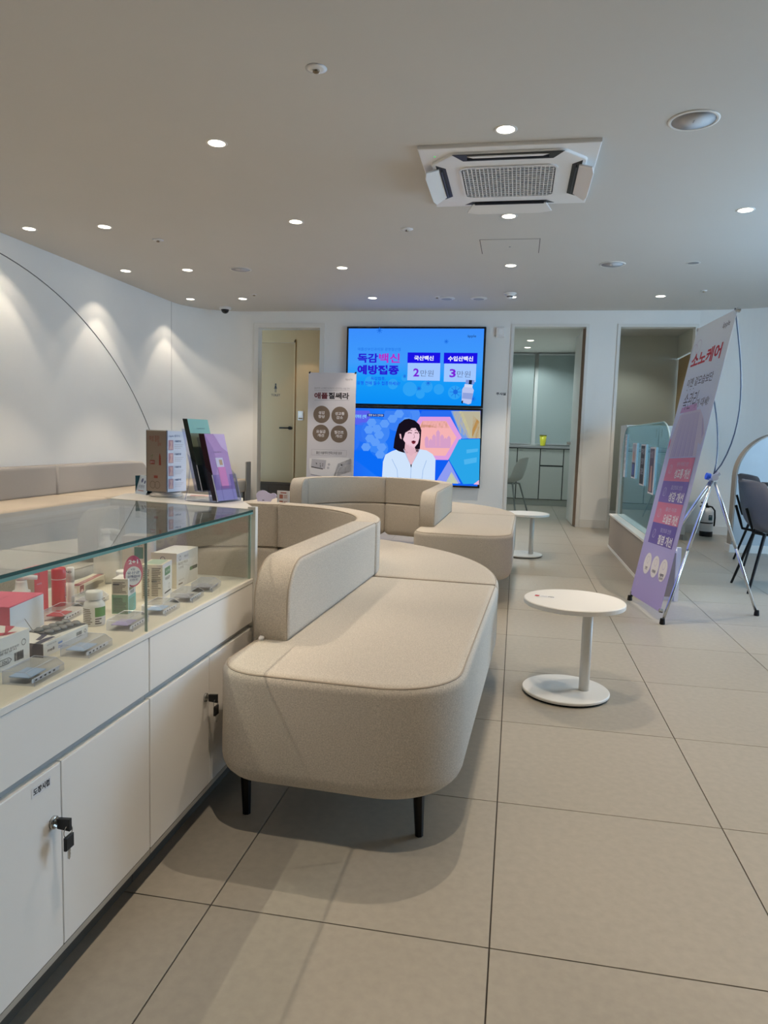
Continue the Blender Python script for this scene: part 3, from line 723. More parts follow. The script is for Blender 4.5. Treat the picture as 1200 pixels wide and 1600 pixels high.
# ================================================================= SOFAS
def sector(r0, r1, a0, a1, n=26, rad=.012):
    o = [(r1*math.cos(a0+(a1-a0)*k/n), r1*math.sin(a0+(a1-a0)*k/n)) for k in range(n+1)]
    i = [(r0*math.cos(a1+(a0-a1)*k/n), r0*math.sin(a1+(a0-a1)*k/n)) for k in range(n+1)]
    return o+i
def loop3(poly, z): return [(x, y, z) for x, y in poly]
ZS, ZB, ZL = .437, .665, .142
RI, RB, RO = .55, .66, 1.18
def lounge(label, loc, rz):
    t = thing('lounge_sofa', label, 'sofa', loc, rz)
    def seat(poly, nm='seat'):
        v, f = slab(poly, ZL, ZS, .055, .028, 5); s = link(nm, v, f, M_fabric, t, True)
        q = inset(poly if area(poly) > 0 else poly[::-1], .012)
        link('piping', *tube_geo(loop3(q, ZS-.006), .0030, 5, True), M_pipe, s)
    g = .0025
    seat(round_poly([(RI, -1.33), (RO, -1.33), (RO, -g), (RI, -g)], [.13, .20, .004, .004], 9))
    seat(sector(RI, RO, .003, PI/2-.003)); seat(sector(RI, RO, PI/2+.003, PI-.003))
    seat(round_poly([(-RO, -g), (-RI, -g), (-RI, -.42), (-RO, -.42)], [.004, .004, .13, .20], 9))
    def back_side(prof, x0, x1, piped=True):
        v, f = slab(prof, x0, x1, .014, .014, 4, ax=lambda a, b, c: (c, a, b)); o = link('backrest', v, f, M_fabric, t, True)
        for p in o.data.polygons: pass
        q = inset(prof if area(prof) > 0 else prof[::-1], .003)
        for x in (x0+.006, x1-.006): link('piping', *tube_geo([(x, a, b) for a, b in q], .0028, 5, True), M_pipe, o)
    back_side(round_poly([(-1.04, ZS+.001), (-g, ZS+.001), (-g, ZB), (-1.04, ZB)], [.004, .004, .006, .125], 9), RI, RB)
    back_side(round_poly([(-.17, ZS+.001), (-g, ZS+.001), (-g, ZB), (-.17, ZB)], [.004, .004, .006, .10], 9), -RB, -RI)
    for a0, a1 in ((.004, PI/2-.004), (PI/2+.004, PI-.004)):
        po = sector(RI, RB, a0, a1)
        v, f = slab(po, ZS+.001, ZB, .006, .016, 4); o = link('backrest', v, f, M_fabric, t, True)
        link('piping', *tube_geo(loop3(inset(po if area(po) > 0 else po[::-1], .004), ZB-.006), .0028, 5, True), M_pipe, o)
    for x, y in ((.60, -1.19), (1.07, -1.17), (1.12, -.08), (.62, -.08), (.79, .80), (.42, .50), (-.42, .50), (-.79, .80), (-1.10, -.05), (-1.08, -.32), (-.62, -.32)):
        link('leg', *tube_geo([(x, y, ZL+.012), (x+.008, y-.008, 0)], .017, 8, r1=.011), M_blackmetal, t)
    return t
s1 = lounge('nearest beige curved lounge sofa, its straight seat end beside the glass display counter', (-.62, 1.60, 0), math.radians(-2.5))
s2 = dup(s1, (-.55, 4.40, 0), math.radians(-1.0), 'farther beige curved lounge sofa in front of the two screens')
# crumpled white lint at the foot of the near backrest
bm = bmesh.new(); bmesh.ops.create_icosphere(bm, subdivisions=2, radius=.009)
for vv in bm.verts: vv.co *= random.uniform(.6, 1.25)
me = bpy.data.meshes.new('paper_scrap'); bm.to_mesh(me); bm.free(); me.materials.append(M_paper)
o = bpy.data.objects.new('paper_scrap', me); C.objects.link(o); o.location = (-.083, .525, ZS+.006)
tag(o, 'tiny crumpled white paper scrap on the near sofa against its backrest end', 'paper')
# bench along the left wall
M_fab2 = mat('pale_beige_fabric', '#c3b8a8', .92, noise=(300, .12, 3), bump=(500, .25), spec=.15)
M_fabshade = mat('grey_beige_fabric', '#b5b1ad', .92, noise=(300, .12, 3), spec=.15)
def wall_bench(label, y0, y1, rounded, base=None):
    t = thing('wall_bench', label, 'bench', (-3.62, y0, 0), 0, 'upholstered benches on the left wall'); L = y1-y0
    link('seat', *slab(round_poly([(.0, .002), (.66, .002), (.66, L-.002), (0, L-.002)], .012), .27, .425, .03, .03), M_fab2, t, True)
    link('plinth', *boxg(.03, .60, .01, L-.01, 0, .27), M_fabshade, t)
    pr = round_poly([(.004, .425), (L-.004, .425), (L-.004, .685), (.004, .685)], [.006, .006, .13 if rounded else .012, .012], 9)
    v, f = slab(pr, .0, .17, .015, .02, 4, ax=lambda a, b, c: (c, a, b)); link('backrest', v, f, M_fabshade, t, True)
    return t
wall_bench('wall bench section with grey beige back at the left edge of the picture', 2.58, 4.42, False)
wall_bench('wall bench section whose backrest ends in a rounded corner', 4.42, 6.03, True)
t = thing('corner_bench', 'backless cream bench section in the curved wall corner behind the leaflets', 'bench', (-3.0, 6.14, 0))
po = round_poly([(-.55, 0), (.0, 0), (.02, .55), (.18, .90), (.18, 1.36), (-.05, 1.38), (-.36, 1.16), (-.55, .82)], [.01, .02, .2, .12, .02, .1, .15, .1], 5)
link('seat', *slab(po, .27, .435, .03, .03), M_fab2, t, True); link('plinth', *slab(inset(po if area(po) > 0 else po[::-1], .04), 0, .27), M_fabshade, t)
link('end_panel', *boxg(.185, .20, 1.22, 1.37, 0, .66), mat('grey_end_panel', '#8d8a86', .6), t)

# ================================================================= ROUND TABLES
def round_table(label, loc):
    t = thing('side_table', label, 'table', loc, 0, 'white round side tables')
    link('top', *lathe_geo([(.19, .363), (.2, .3645), (.203, .367), (.203, .382), (.2, .385), (0, .385)], 56), M_white, t)
    link('pole', *lathe_geo([(.021, .012), (.021, .363)], 24), M_white, t, True).location = (.055, -.03, 0)
    link('base', *lathe_geo([(.172, .008), (.175, .010), (.175, .017), (.172, .020), (0, .020)], 56), M_white, t).location = (-.018, -.03, 0)
    link('rubber_ring', *lathe_geo([(.166, 0), (.170, .008)], 40), M_rubber, t).location = (-.018, -.03, 0)
    return t
rt1 = round_table('nearer white round side table on the tiles beside the near sofa', (.868, 1.60, 0))
P = Print(rt1, (-.165, .015, .3852), (.97,-.24,0), (.24,.97,0))
P.rect(0, 0, .085, .034, M_paper, 'sticker'); P.lay()
P.rect(.004, .006, .022, .028, mat('red_ink', '#c22b36', .6)); P.text('사용금지', .028, .010, .054, .025, M_ink); P.text('착석금지', .058, .010, .082, .025, M_ink, .04); P.done()
for q in list(rt1.children):
    if q.name.startswith(('sticker', 'print', 'lettering')): q.name = q.name
rt2 = thing('side_table', 'farther white round side table between the far sofa and the injection room', 'table', (.72, 5.16, 0), 0, 'white round side tables')
for ch in list(rt1.children):
    if ch.name.split('.')[0] in ('top', 'pole', 'base', 'rubber_ring'):
        c = ch.copy(); C.objects.link(c); c.parent = rt2

# ================================================================= LEANING X BANNER (right)
bl = Vector((1.386, 3.452, .055)); br = Vector((1.474, 2.858, .062)); tl_ = Vector((1.714, 3.637, 1.764)); tr_ = Vector((1.7725, 3.037, 1.806))
bn = thing('x_banner', 'leaning lavender banner on a steel X stand at the right, near the grey chairs', 'banner', (1.70, 3.25, 0)); bo = Vector((1.70, 3.25, 0))
uu = ((br-bl)+(tr_-tl_)).normalized(); vv_ = ((tl_-bl)+(tr_-br)).normalized(); vv_ = (vv_-uu*vv_.dot(uu)).normalized(); nn = uu.cross(vv_)
WB = .60; HB = ((tl_-bl).length+(tr_-br).length)/2
O_ = (bl+br+tl_+tr_)/4-uu*WB/2-vv_*HB/2
M_lav = ramp_mat('lavender_banner_print', 2, .05, 1.8, [(0, '#b0a4ea'), (.30, '#bcbaf5'), (.55, '#c8d1fc'), (.8, '#d8e6ff'), (1, '#e8f3ff')], 0, .55)
def bp(a, b, h=0): return O_-bo+uu*a+vv_*b+nn*h
cl = link('banner_cloth', [bp(0,0,0), bp(WB,0,0), bp(WB,HB,0), bp(0,HB,0), bp(0,0,-.0015), bp(WB,0,-.0015), bp(WB,HB,-.0015), bp(0,HB,-.0015)], [(0,1,2,3),(7,6,5,4),(0,4,5,1),(1,5,6,2),(2,6,7,3),(3,7,4,0)], M_lav, bn)
P = Print(cl, bp(0,0), uu, vv_)
m_red = mat('crimson_print', '#c2263f', .5); m_nav = mat('navy_print', '#35355f', .5); m_pink = mat('pink_print', '#dd83a8', .5); m_pur = mat('purple_print', '#7f6ec6', .5); m_wh = mat('white_print', '#f3f1fb', .5); m_pal = mat('pale_lavender_print', '#cfcbe9', .5); m_fold = mat('fold_lavender_print', '#b4aede', .5); m_lil = mat('lilac_print', '#c9a3da', .5)
P.text('åpple', .44, 1.672, .54, 1.715, m_nav)
P.text('소노케어', .05, 1.495, .515, 1.59, m_red, .035); P.text('이젠 겉모습보단', .075, 1.368, .485, 1.425, m_nav, .005)
for k in range(3): P.disc(.10+.055*k, 1.352, .004, m_nav, n=8)
P.text('속관리', .085, 1.222, .31, 1.33, m_nav, -.004, shear=.12); P.text('가 대세!', .325, 1.222, .515, 1.275, m_nav, .005)
P.ring(.05, 1.60, .055, .004, m_pal); P.ring(.11, 1.63, .045, .004, m_pal)
# pale gathered cloth picture
P.poly([(.09,1.19),(.16,1.205),(.42,1.205),(.50,1.15),(.585,1.05),(.565,.985),(.52,1.0),(.54,.92),(.07,.92),(.03,1.02)], m_pal); P.poly([(.08,1.205),(.36,1.205),(.34,1.25),(.09,1.24)], m_lil); P.lay()
for k in range(15):
    x = .10+.026*k; P.poly([(.13+.020*k, 1.19), (.137+.020*k, 1.19), (x+.012+.006*(k % 3), .92), (x-.004, .92)], m_fold)
P.poly([(.49,1.15),(.505,1.14),(.57,1.05),(.555,1.02)], m_fold); P.poly([(.015,1.02),(.03,1.05),(.04,1.0),(.022,.97)], m_pink)
P.lay()
tx4 = [('탄력 저하로 인한', '성교통 개선', m_pink), ('질건조로 인한', '성감 개선', m_pur), ('출산 이후', '요실금 개선', m_pink), ('질건조로 인한', '질염 개선', mat('deep_purple_print', '#6c5cb6', .5))]
tops = [.912, .767, .63, .498, .364]
for k, (a, b2_, m) in enumerate(tx4): P.rect(.092, tops[k+1], .54, tops[k], m)
P.lay()
for k, (a, b2_, m) in enumerate(tx4):
    top = tops[k]
    P.text(a, .27, top-.052, .46, top-.026, m_pal); P.text(b2_, .265, top-.128, .515, top-.068, m_wh, .03)
    P.ring(.17, top-.07, .028, .003, m_pal, 16); P.line([(.15, top-.095), (.19, top-.045)], .003, m_pal)
cxs = (.185, .335, .485)
for k in range(3): P.disc(cxs[k], .234-.002*k, .068, m_wh)
P.lay()
for k, tx in enumerate(('안전', '저통증', '시술직후')):
    x = cxs[k]; hw = .02 if k == 0 else .034; P.text(tx, x-hw, .195-.002*k, x+hw, .215-.002*k, m_nav, .03); P.ring(x, .258, .024, .002, m_fold, 14)
P.text('일상복귀', cxs[2]-.034, .172, cxs[2]+.034, .189, m_nav, .02)
for x, y, r in ((.03, .24, .035), (.02, .15, .03), (.07, .09, .02)): P.ring(x+.02, y, r*.8, .002, m_pal, 14)
P.done()
# stand
hub = Vector((1.80, 3.30, .838))-bo
def bend(a, b, bulge, n=14): 
    return [a.lerp(b, k/n)+bulge*math.sin(PI*(k/n)**.8) for k in range(n+1)]
bx = nn*-1
for P0, nm, bul in ((tl_-bo, 'upper_arm', bx*.06), (tr_-bo, 'upper_arm', bx*.10)):
    link(nm, *tube_geo(bend(hub+Vector((0,0,.02)), P0+bx*.006, bul), .0042, 8), M_chrome if False else mat('dark_steel_rod', '#5b626c', .3, .9), bn, True)
for P0 in (Vector((1.388, 3.49, .012)), Vector((1.478, 2.885, .012)), Vector((2.105, 3.286, .012))):
    e = P0-bo; d = (e-hub).normalized(); s = hub+d*.03
    l = link('leg', *tube_geo([s, s.lerp(e, .5)], .0105, 10), M_chrome, bn, True); lt = MB().tube([s.lerp(e, .48), e], .0085, 10); link('lower_tube', lt.v, lt.f, M_chrome, l, True)
    link('foot', *lathe_geo([(.014, -.012), (.016, -.008), (.013, .022), (.0, .024)], 14, ), M_rubber, l).location = e
hb = MB().tube([hub-uu*.028, hub+uu*.028], .020, 14).tube([hub+Vector((-.02,0,-.02)), hub+Vector((.03,0,.03))], .016, 10)
link('hub', hb.v, hb.f, M_grayp, bn); link('hub_knob', *tube_geo([hub-bx*.018-uu*.01, hub-bx*.042-uu*.01], .021, 18), mat('blue_knob', '#1d4fae', .4), bn)
for p in (bp(.008, HB-.008, .003), bp(WB-.008, HB-.008, .003), bp(.008, .008, .003), bp(WB-.008, .008, .003)):
    link('clip', *tube_geo([p, p+bx*.02], .012, 10), M_chrome, bn)
# ================================================================= CENTRE BANNER
B2 = thing('x_banner', 'upright white banner with four brown circles in front of the screens', 'banner', (-1.645, 7.22, 0)); BH = 1.79
M_b2 = mat('white_banner_cloth', '#dcdae2', .55)
lean = .02
def b2(a, b, h=0): return Vector((-.30+a, -.06+b*lean-h, b+.0))
cl2 = link('banner_cloth', [b2(0,.05), b2(.6,.05), b2(.6,BH), b2(0,BH), b2(0,.05,-.0015), b2(.6,.05,-.0015), b2(.6,BH,-.0015), b2(0,BH,-.0015)], [(0,1,2,3),(7,6,5,4),(0,4,5,1),(1,5,6,2),(2,6,7,3),(3,7,4,0)], M_b2, B2)
P = Print(cl2, b2(0,0), (1,0,0), (0,lean,1))
def qb(x, y): return ((x-20)/1117, BH-(y-104-.012*(x-20))/1117)
def tb(s, x0, y0, x1, y1, m, bold=0): a, c = qb(x0, y1), qb(x1, y0); P.text(s, a[0], a[1], c[0], c[1], m, bold)
m_brn = mat('brown_print', '#7d6d60', .55); m_dk = mat('charcoal_print', '#2d2930', .55); m_mar = mat('maroon_print', '#6e2233', .55); m_gr = mat('grey_print', '#9a98a4', .55); m_lg = mat('light_grey_print', '#c3c2cc', .55); m_w2 = mat('bright_white_print', '#f0eff4', .5)
tb('åpple', 540, 180, 640, 218, m_gr); tb('출산이후 느슨해진 속근육까지 리프팅하는 시술 장비', 108, 306, 600, 328, m_gr)
for y in (345, 478): a, c = qb(108, y), qb(600, y); P.line([a, c], .003, m_gr)
tb('애플', 108, 375, 300, 460, m_mar, .035); tb('질쎄라', 308, 375, 598, 462, m_dk, .035)
for x, y in ((218, 672), (474, 682), (214, 928), (470, 936)): a = qb(x, y); P.disc(a[0], a[1], 118/1117, m_brn)
P.lay()
for (x, y), (u1, u2) in zip(((218, 672), (474, 682), (214, 928), (470, 936)), (('성감', '향상'), ('성교통', '감소'), ('요실금', '개선'), ('질건조', '개선'))):
    w1 = 22*len(u1); tb(u1, x-w1, y-45, x+w1, y-3, m_w2, .02); tb(u2, x-46, y+8, x+46, y+50, m_w2, .02)
for L in ([(90,1150),(584,1156),(582,1238),(90,1230),(90,1150)],): P.line([qb(*p) for p in L], .002, m_gr)
tb('출산 시술까지 만족스러운 효과', 155, 1178, 518, 1214, m_dk)
# console picture
P.poly([qb(*p) for p in [(60,1275),(480,1255),(660,1262),(655,1440),(400,1545),(80,1490),(60,1400)]], m_w2); P.poly([qb(*p) for p in [(470,1340),(655,1265),(655,1440),(400,1540)]], m_gr); P.lay()
P.poly([qb(*p) for p in [(95,1282),(300,1296),(285,1420),(85,1385)]], m_lg); P.lay(); P.poly([qb(*p) for p in [(90,1385),(260,1415),(255,1426),(88,1398)]], m_dk)
P.poly([qb(*p) for p in [(80,1490),(400,1545),(395,1552),(90,1502)]], m_gr)
P.line([qb(*p) for p in [(440,1556),(460,1450),(490,1390),(520,1365)]], .008, m_w2); P.poly([qb(*p) for p in [(500,1350),(620,1320),(650,1335),(530,1375)]], m_lg)
for x, y in ((160,1340),(165,1350),(215,1345),(218,1370),(220,1390),(252,1350),(250,1374)): a = qb(x, y); P.disc(a[0], a[1], .006, m_dk, n=8)
for x, y in ((340,1355),(330,1402)): a = qb(x, y); P.disc(a[0], a[1], .016, m_lg)
P.lay(); P.disc(*qb(520, 1358), .010, m_dk); P.done()
for a, b in ((.012, BH-.005), (.588, BH-.005)): link('clip', *tube_geo([b2(a, b, .004), b2(a, b+.012, -.02)], .011, 8), M_black, B2)
h2 = Vector((0, .09, .86))
for e in (b2(.01, BH), b2(.59, BH)): link('upper_arm', *tube_geo(bend(h2, e, Vector((0,.05,0))), .004, 6), M_chrome, B2)
for e in (Vector((-.3, -.07, .0)), Vector((.3, -.07, 0)), Vector((0, .33, 0))): link('leg', *tube_geo([h2, e], .009, 8), M_chrome, B2)
hb = MB().tube([h2+Vector((-.03,0,0)), h2+Vector((.03,0,0))], .022, 10); link('hub', hb.v, hb.f, M_grayp, B2)

# ================================================================= BOOTH PARTITION WITH GLASS
bt = thing('glass_partition', 'low beige partition with a rounded glass screen on top, behind the leaning banner', 'partition', (1.62, 4.65, 0))
M_pbase = mat('beige_partition_laminate', '#a0968a', .5, noise=(4, .02))
link('base', *boxg(-.065, .065, -1.07, 1.36, .02, .32), M_pbase, bt); link('cap', *boxg(-.075, .075, -1.08, 1.37, .32, .335), M_lamedge, bt); link('skirting', *boxg(-.072, .072, -1.075, 1.365, 0, .022), M_trim, bt)
link('end_panel', *boxg(.055, .08, -1.11, -1.081, 0, .36), M_trim, bt)
gp = round_poly([(-1.0, .335), (1.30, .335), (1.30, 1.19), (-1.0, 1.19)], [.01, .01, .36, .36], 12)
M_booth = glass('pale_blue_partition_glass', '#cfe6ea'); v, f = slab(gp, -.005, .005, ax=lambda a, b, c: (c, a, b)); gl = link('glass_screen', v, f, M_booth, bt)
link('glass_edge', *tube_geo([(0, a, b) for a, b in gp], .0055, 6, True), mat('pale_glass_edge', '#b9d3d4', .15), gl)
M_post = {'a': mat('poster_navy', '#2b3a63', .5), 'b': mat('poster_black', '#25282e', .5), 'c': mat('poster_plum', '#54465f', .5), 'skin': mat('poster_skin', '#c99f93', .5), 'blue': mat('poster_blue', '#3f57a2', .5)}
for k, (y, z0, z1, wd) in enumerate([(5.10, .735, 1.04, .21), (4.66, .70, 1.03, .22), (4.25, .66, 1.01, .22)]):
    t = thing('poster', ['left small poster with a blue lower half on the booth glass', 'middle small black poster on the booth glass', 'right small plum coloured poster on the booth glass'][k], 'poster', (1.607, y, z0), 0, 'posters on the booth glass')
    link('sheet', *boxg(-.001, .001, -wd/2, wd/2, 0, z1-z0), m_w2, t)
    P = Print(t, (-.0012, wd/2, 0), (0,-1,0), (0,0,1)); h = z1-z0
    P.rect(.012, .012, wd-.035, h-.012, M_post['abc'[k]]); P.lay()
    if k == 0: P.rect(.012, h*.45, wd-.035, h-.012, m_lg); P.lay(); P.disc(.09, h*.62, .045, M_post['skin']); P.rect(.03, .03, wd-.05, h*.40, M_post['blue'])
    if k == 1:
        for j, s_ in enumerate(('여성', '건강', '검진')): P.text(s_, .04, h-.08-j*.08, wd-.06, h-.03-j*.08, m_lg, .02)
    if k == 2: P.poly([(.05, .02), (.14, .02), (.13, h*.6), (.07, h*.6)], M_post['skin']); P.text('상담', .04, h-.08, .15, h-.03, m_lg)
    P.done()
t = thing('vertical_notice', 'narrow white vertical notice with small lettering at the far end of the booth glass', 'notice', (1.607, 5.62, .72))
link('sheet', *boxg(-.001, .001, -.05, .05, 0, .40), m_w2, t); P = Print(t, (-.0012, .05, 0), (0,-1,0), (0,0,1))
for k, s_ in enumerate('접수문의상담'): P.text(s_, .022, .345-k*.055, .076, .385-k*.055, m_brn if k != 4 else m_mar)
P.done()
# white cabinet seen through the booth glass
t = thing('tall_cabinet', 'pale cabinet with two door rows behind the booth glass', 'cabinet', (2.12, 6.85, 0))
link('carcass', *boxg(-.34, .34, .02, .45, .06, 1.24), mat('pale_blue_white_laminate', '#d2dbdc', .45), t); link('plinth', *boxg(-.33, .33, .04, .44, 0, .06), M_grayp, t)
for x0, x1 in ((-.335, -.003), (.003, .335)):
    for z0, z1 in ((.07, .50), (.506, 1.235)):
        d = link('door', *boxg(x0, x1, 0, .019, z0, z1), MATS['pale_blue_white_laminate'], t); link('handle', *boxg(x1-.03 if x0 < 0 else x0+.02, x1-.02 if x0 < 0 else x0+.03, -.01, 0, z1-.12, z1-.03), M_grayp, d)
# fire extinguisher
t = thing('fire_extinguisher', 'white fire extinguisher with black base on the floor by the curved right wall', 'fire extinguisher', (2.80, 7.36, 0))
link('cylinder', *lathe_geo([(.066, .055), (.068, .06), (.068, .27), (.06, .295), (.04, .31), (.022, .318), (.022, .33), (0, .33)], 28), mat('glossy_white_paint', '#e8eaec', .25), t, True)
link('base', *lathe_geo([(.07, 0), (.071, .004), (.071, .055), (.066, .06)], 28), M_black, t, True); link('band', *lathe_geo([(.0685, .15), (.0692, .152), (.0692, .162), (.0685, .164)], 28), M_black, t, True)
link('valve', *lathe_geo([(.018, .325), (.02, .33), (.02, .352), (.012, .356), (0, .356)], 14), M_black, t); hb = MB().tube([(0,0,.345), (-.05,0,.352), (-.085,0,.34)], .008, 6).tube([(0,0,.358), (-.045,0,.383), (-.075,0,.385)], .008, 6).tube([(-.01,0,.35), (-.01,0,.385)], .009, 6)
link('handle', hb.v, hb.f, M_black, t); link('hose', *tube_geo([(.015,0,.345), (.045,-.01,.34), (.075,-.015,.30), (.082,-.015,.22), (.08,-.015,.12)], .009, 8), M_rubber, t, True)
P = Print(t, (-.0, -.0695, .19), (1,0,0), (0,0,1)); P.rect(.0, 0, .04, .06, mat('teal_label', '#3b5a63', .5)); P.lay(); P.text('소화기', .004, .035, .036, .052, m_w2); P.done()
# arched partition, table and chairs at the right edge
ar = thing('arched_partition', 'round topped pale partition panel behind the grey chairs at the right edge', 'partition', (2.72, 6.16, 0), math.radians(4))
ap = round_poly([(0, 0), (.90, 0), (.90, 1.185), (0, 1.185)], [0, 0, .40, .44], 14)
v, f = slab(inset(ap, .012), -.052, .0, ax=lambda a, b, c: (a, c, b)); link('panel', v, f, mat('pale_blue_grey_panel', '#b9c4cb', .45, noise=(6, .05)), ar)
v, f = slab(ap, -.047, .06, ax=lambda a, b, c: (a, c, b)); link('edge_band', v, f, mat('beige_panel_edge', '#a79d91', .55), ar)
link('skirting', *boxg(-.015, .915, -.07, .07, 0, .075), M_trim, ar)
M_grf = mat('charcoal_grey_fabric', '#74747a', .9, noise=(420, .25, 3), bump=(600, .3), spec=.15)
shell_chair('dining_chair', 'nearer grey upholstered chair with black legs at the right edge', (2.50, 4.18, 0), 0, M_grf, M_blackmetal, W=.245, H=.80, upholstered=True)
shell_chair('dining_chair', 'farther grey upholstered chair with black legs half behind the nearer one', (2.85, 5.42, 0), math.radians(-4), M_grf, M_blackmetal, W=.245, H=.80, upholstered=True)
for o in [o for o in C.objects if o.name.startswith('dining_chair')]: o['group'] = 'grey chairs at the right'
t = thing('desk_table', 'dark topped table whose corner shows behind the grey chairs at the right edge', 'table', (3.30, 4.90, 0), 0)
link('top', *boxg(-.55, .55, -.55, .55, .70, .73, b=.004), mat('dark_grey_top', '#55504d', .5), t)
for x in (.05, .50):
    for y in (-.45, .45): link('leg', *boxg(x-.02, x+.02, y-.02, y+.02, 0, .70), M_blackmetal, t)
# ================================================================= DISPLAY COUNTER
XF = -.16
def unit(label, y0):
    t = thing('base_cabinet', label, 'cabinet', (XF, y0, 0), 0, 'white display counter cabinets'); L = .622
    link('carcass', *boxg(-.50, -.022, .001, L-.001, .085, .575), M_lam, t)
    link('toe_kick', *boxg(-.062, -.045, 0, L, 0, .085), mat('dark_grey_toe_kick', '#5a5349', .6), t)
    link('bottom_edge', *boxg(-.045, -.001, .0, L, .074, .086), mat('grey_edge_strip', '#b3aca0', .5), t)
    f = link('fascia', *boxg(-.019, 0, .0015, L-.0015, .452, .573, b=.0012), M_lam, t)
    link('grip_channel', *boxg(-.028, -.012, 0, L, .432, .452), mat('pale_grip_channel', '#b4b6b7', .5), t)
    ds = []
    for k in range(2):
        a = .0015+k*(L/2); d = link('door', *boxg(-.019, 0, a, a+L/2-.003, .088, .434, b=.0012), M_lam, t); ds.append(d)
        link('top_edge', *boxg(-.019, -.0005, a, a+L/2-.003, .4335, .4352), M_lamedge, d)
    d = ds[0]; yl = .0015+L/2-.026; zl = .335
    M = Matrix.Translation((0, yl, zl)) @ Matrix.Rotation(PI/2, 4, 'Y')
    b = MB().lathe([(.0115, 0), (.0115, .004), (.010, .0055), (.0075, .0055), (.0065, .003), (0, .003)], 24, M=M); link('lock', b.v, b.f, M_chrome, d, True)
    return t, yl
u1, yl = unit('nearer white cabinet unit of the display counter with keys and a small sticker', -.59)
u2, _ = unit('farther white cabinet unit of the display counter beside the near sofa', .034)
d = [c for c in u1.children if c.name.startswith('door')][0]
P = Print(d, (0, .232, .405), (0,1,0), (0,0,1)); P.rect(0, 0, .050, .018, M_paper, 'sticker'); P.lay(); P.text('도장시럽', .004, .003, .046, .015, M_ink, .03); P.done()
def keys(label, y, z):
    t = thing('key_set', label, 'keys', (XF, y, z), 0, 'keys hanging in the counter locks')
    kp = round_poly([(.010, -.009), (.034, -.011), (.034, .011), (.010, .009)], [.002, .010, .010, .002], 5)
    v, f = slab(kp, -.004, .004, .001, .001, 2, ax=lambda a, b, c: (a, c, b)); link('key_head', v, f, M_black, t)
    link('blade', *boxg(.003, .012, -.001, .001, -.003, .003), M_chrome, t)
    c = Vector((.029, 0, -.013)); link('key_ring', *tube_geo([c+Vector((.002*math.sin(w), .009*math.sin(w), .011*math.cos(w))) for w in [2*PI*k/20 for k in range(20)]], .0009, 6, True), M_chrome, t)
    kp = round_poly([(-.011, -.024), (.011, -.024), (.011, 0), (-.011, 0)], [.002, .002, .010, .010], 5)
    v, f = slab(kp, -.003, .003, .001, .001, 2, ax=lambda a, b, c: (c+.030, a, b-.020)); h = link('spare_head', v, f, M_black, t)
    bp_ = [(-.0035, -.024), (.0035, -.024), (.0035, -.030), (.0025, -.0315), (.0035, -.033), (.0035, -.037), (.0022, -.0385), (.0032, -.040), (.0, -.0445), (-.0035, -.041)]
    v, f = slab(bp_, -.0008, .0008, ax=lambda a, b, c: (c+.030, a, b-.020)); link('spare_blade', v, f, M_chrome, t)
    return t
keys('black headed key with a spare dangling from its ring, in the nearer counter lock', -.59+yl, .335)
keys('black headed key with spare in the farther counter lock near the sofa', .034+yl, .335)
# glass case standing on the units
gc = thing('glass_case', 'glass display case with green edged top on the white counter units', 'display case', (XF, .03, .575))
Y0, Y1 = -.62, .615
link('deck', *boxg(-.60+.16, 0, Y0, Y1+.01, 0, .012), M_shelf, gc); link('deck_edge', *boxg(0, .0015, Y0, Y1+.01, .0, .011), M_lamedge, gc)
DZ = .012; TZ = .2205      # glass top upper face (local)
for a, c in ((Y0, .0005), (.0025, Y1)):
    link('front_pane', *boxg(-.009, -.004, a, c, DZ, TZ-.012), M_glass, gc)
link('pane_joint', *boxg(-.0095, -.0035, .0007, .0022, DZ, TZ-.012), mat('dark_glass_joint', '#86a19b', .15), gc)
link('end_pane', *boxg(-.44, -.010, Y1-.006, Y1, DZ, TZ-.012), M_glass, gc); link('pane_edge', *boxg(-.0095, -.0035, Y1-.006, Y1+.0005, DZ, TZ-.012), mat('pale_green_glass_edge', '#93a99c', .15), gc)
link('back_pane', *boxg(-.446, -.440, Y0, Y1, DZ, TZ-.012), M_glass, gc)
tp = [(0, Y0), (0, Y1+.003), (-.54, Y1+.118), (-.54, Y0)]
v, f = slab(tp, TZ-.012, TZ); link('glass_top', v, f, M_gtop, gc)
link('top_edge', *boxg(.0002, .0012, Y0, Y1+.003, TZ-.0062, TZ-.0004), M_teal_d, gc); link('top_edge', *boxg(.0002, .0012, Y0, Y1+.003, TZ-.0122, TZ-.0066), M_teal_l, gc)
# white end post and the little worktop beyond the glass
wt = thing('end_worktop', 'white worktop and slim end post just beyond the glass case', 'worktop', (XF, .66, 0))
link('post', *boxg(-.018, .006, -.004, .016, 0, .803), M_lamedge, wt)
wp = [(.004, -.004), (-.02, .05), (-.13, .24), (-.17, .34), (-.22, .38), (-.40, .42), (-.55, .42), (-.60, .30), (-.545, .118)]
v, f = slab(wp, .776, .796); link('top', v, f, M_lamedge, wt)
link('end_panel', *boxg(-.50, -.02, .002, .014, 0, .574), M_lam, wt)
link('side_leg', *boxg(-.52, -.50, .13, .34, 0, .776), M_lam, wt)

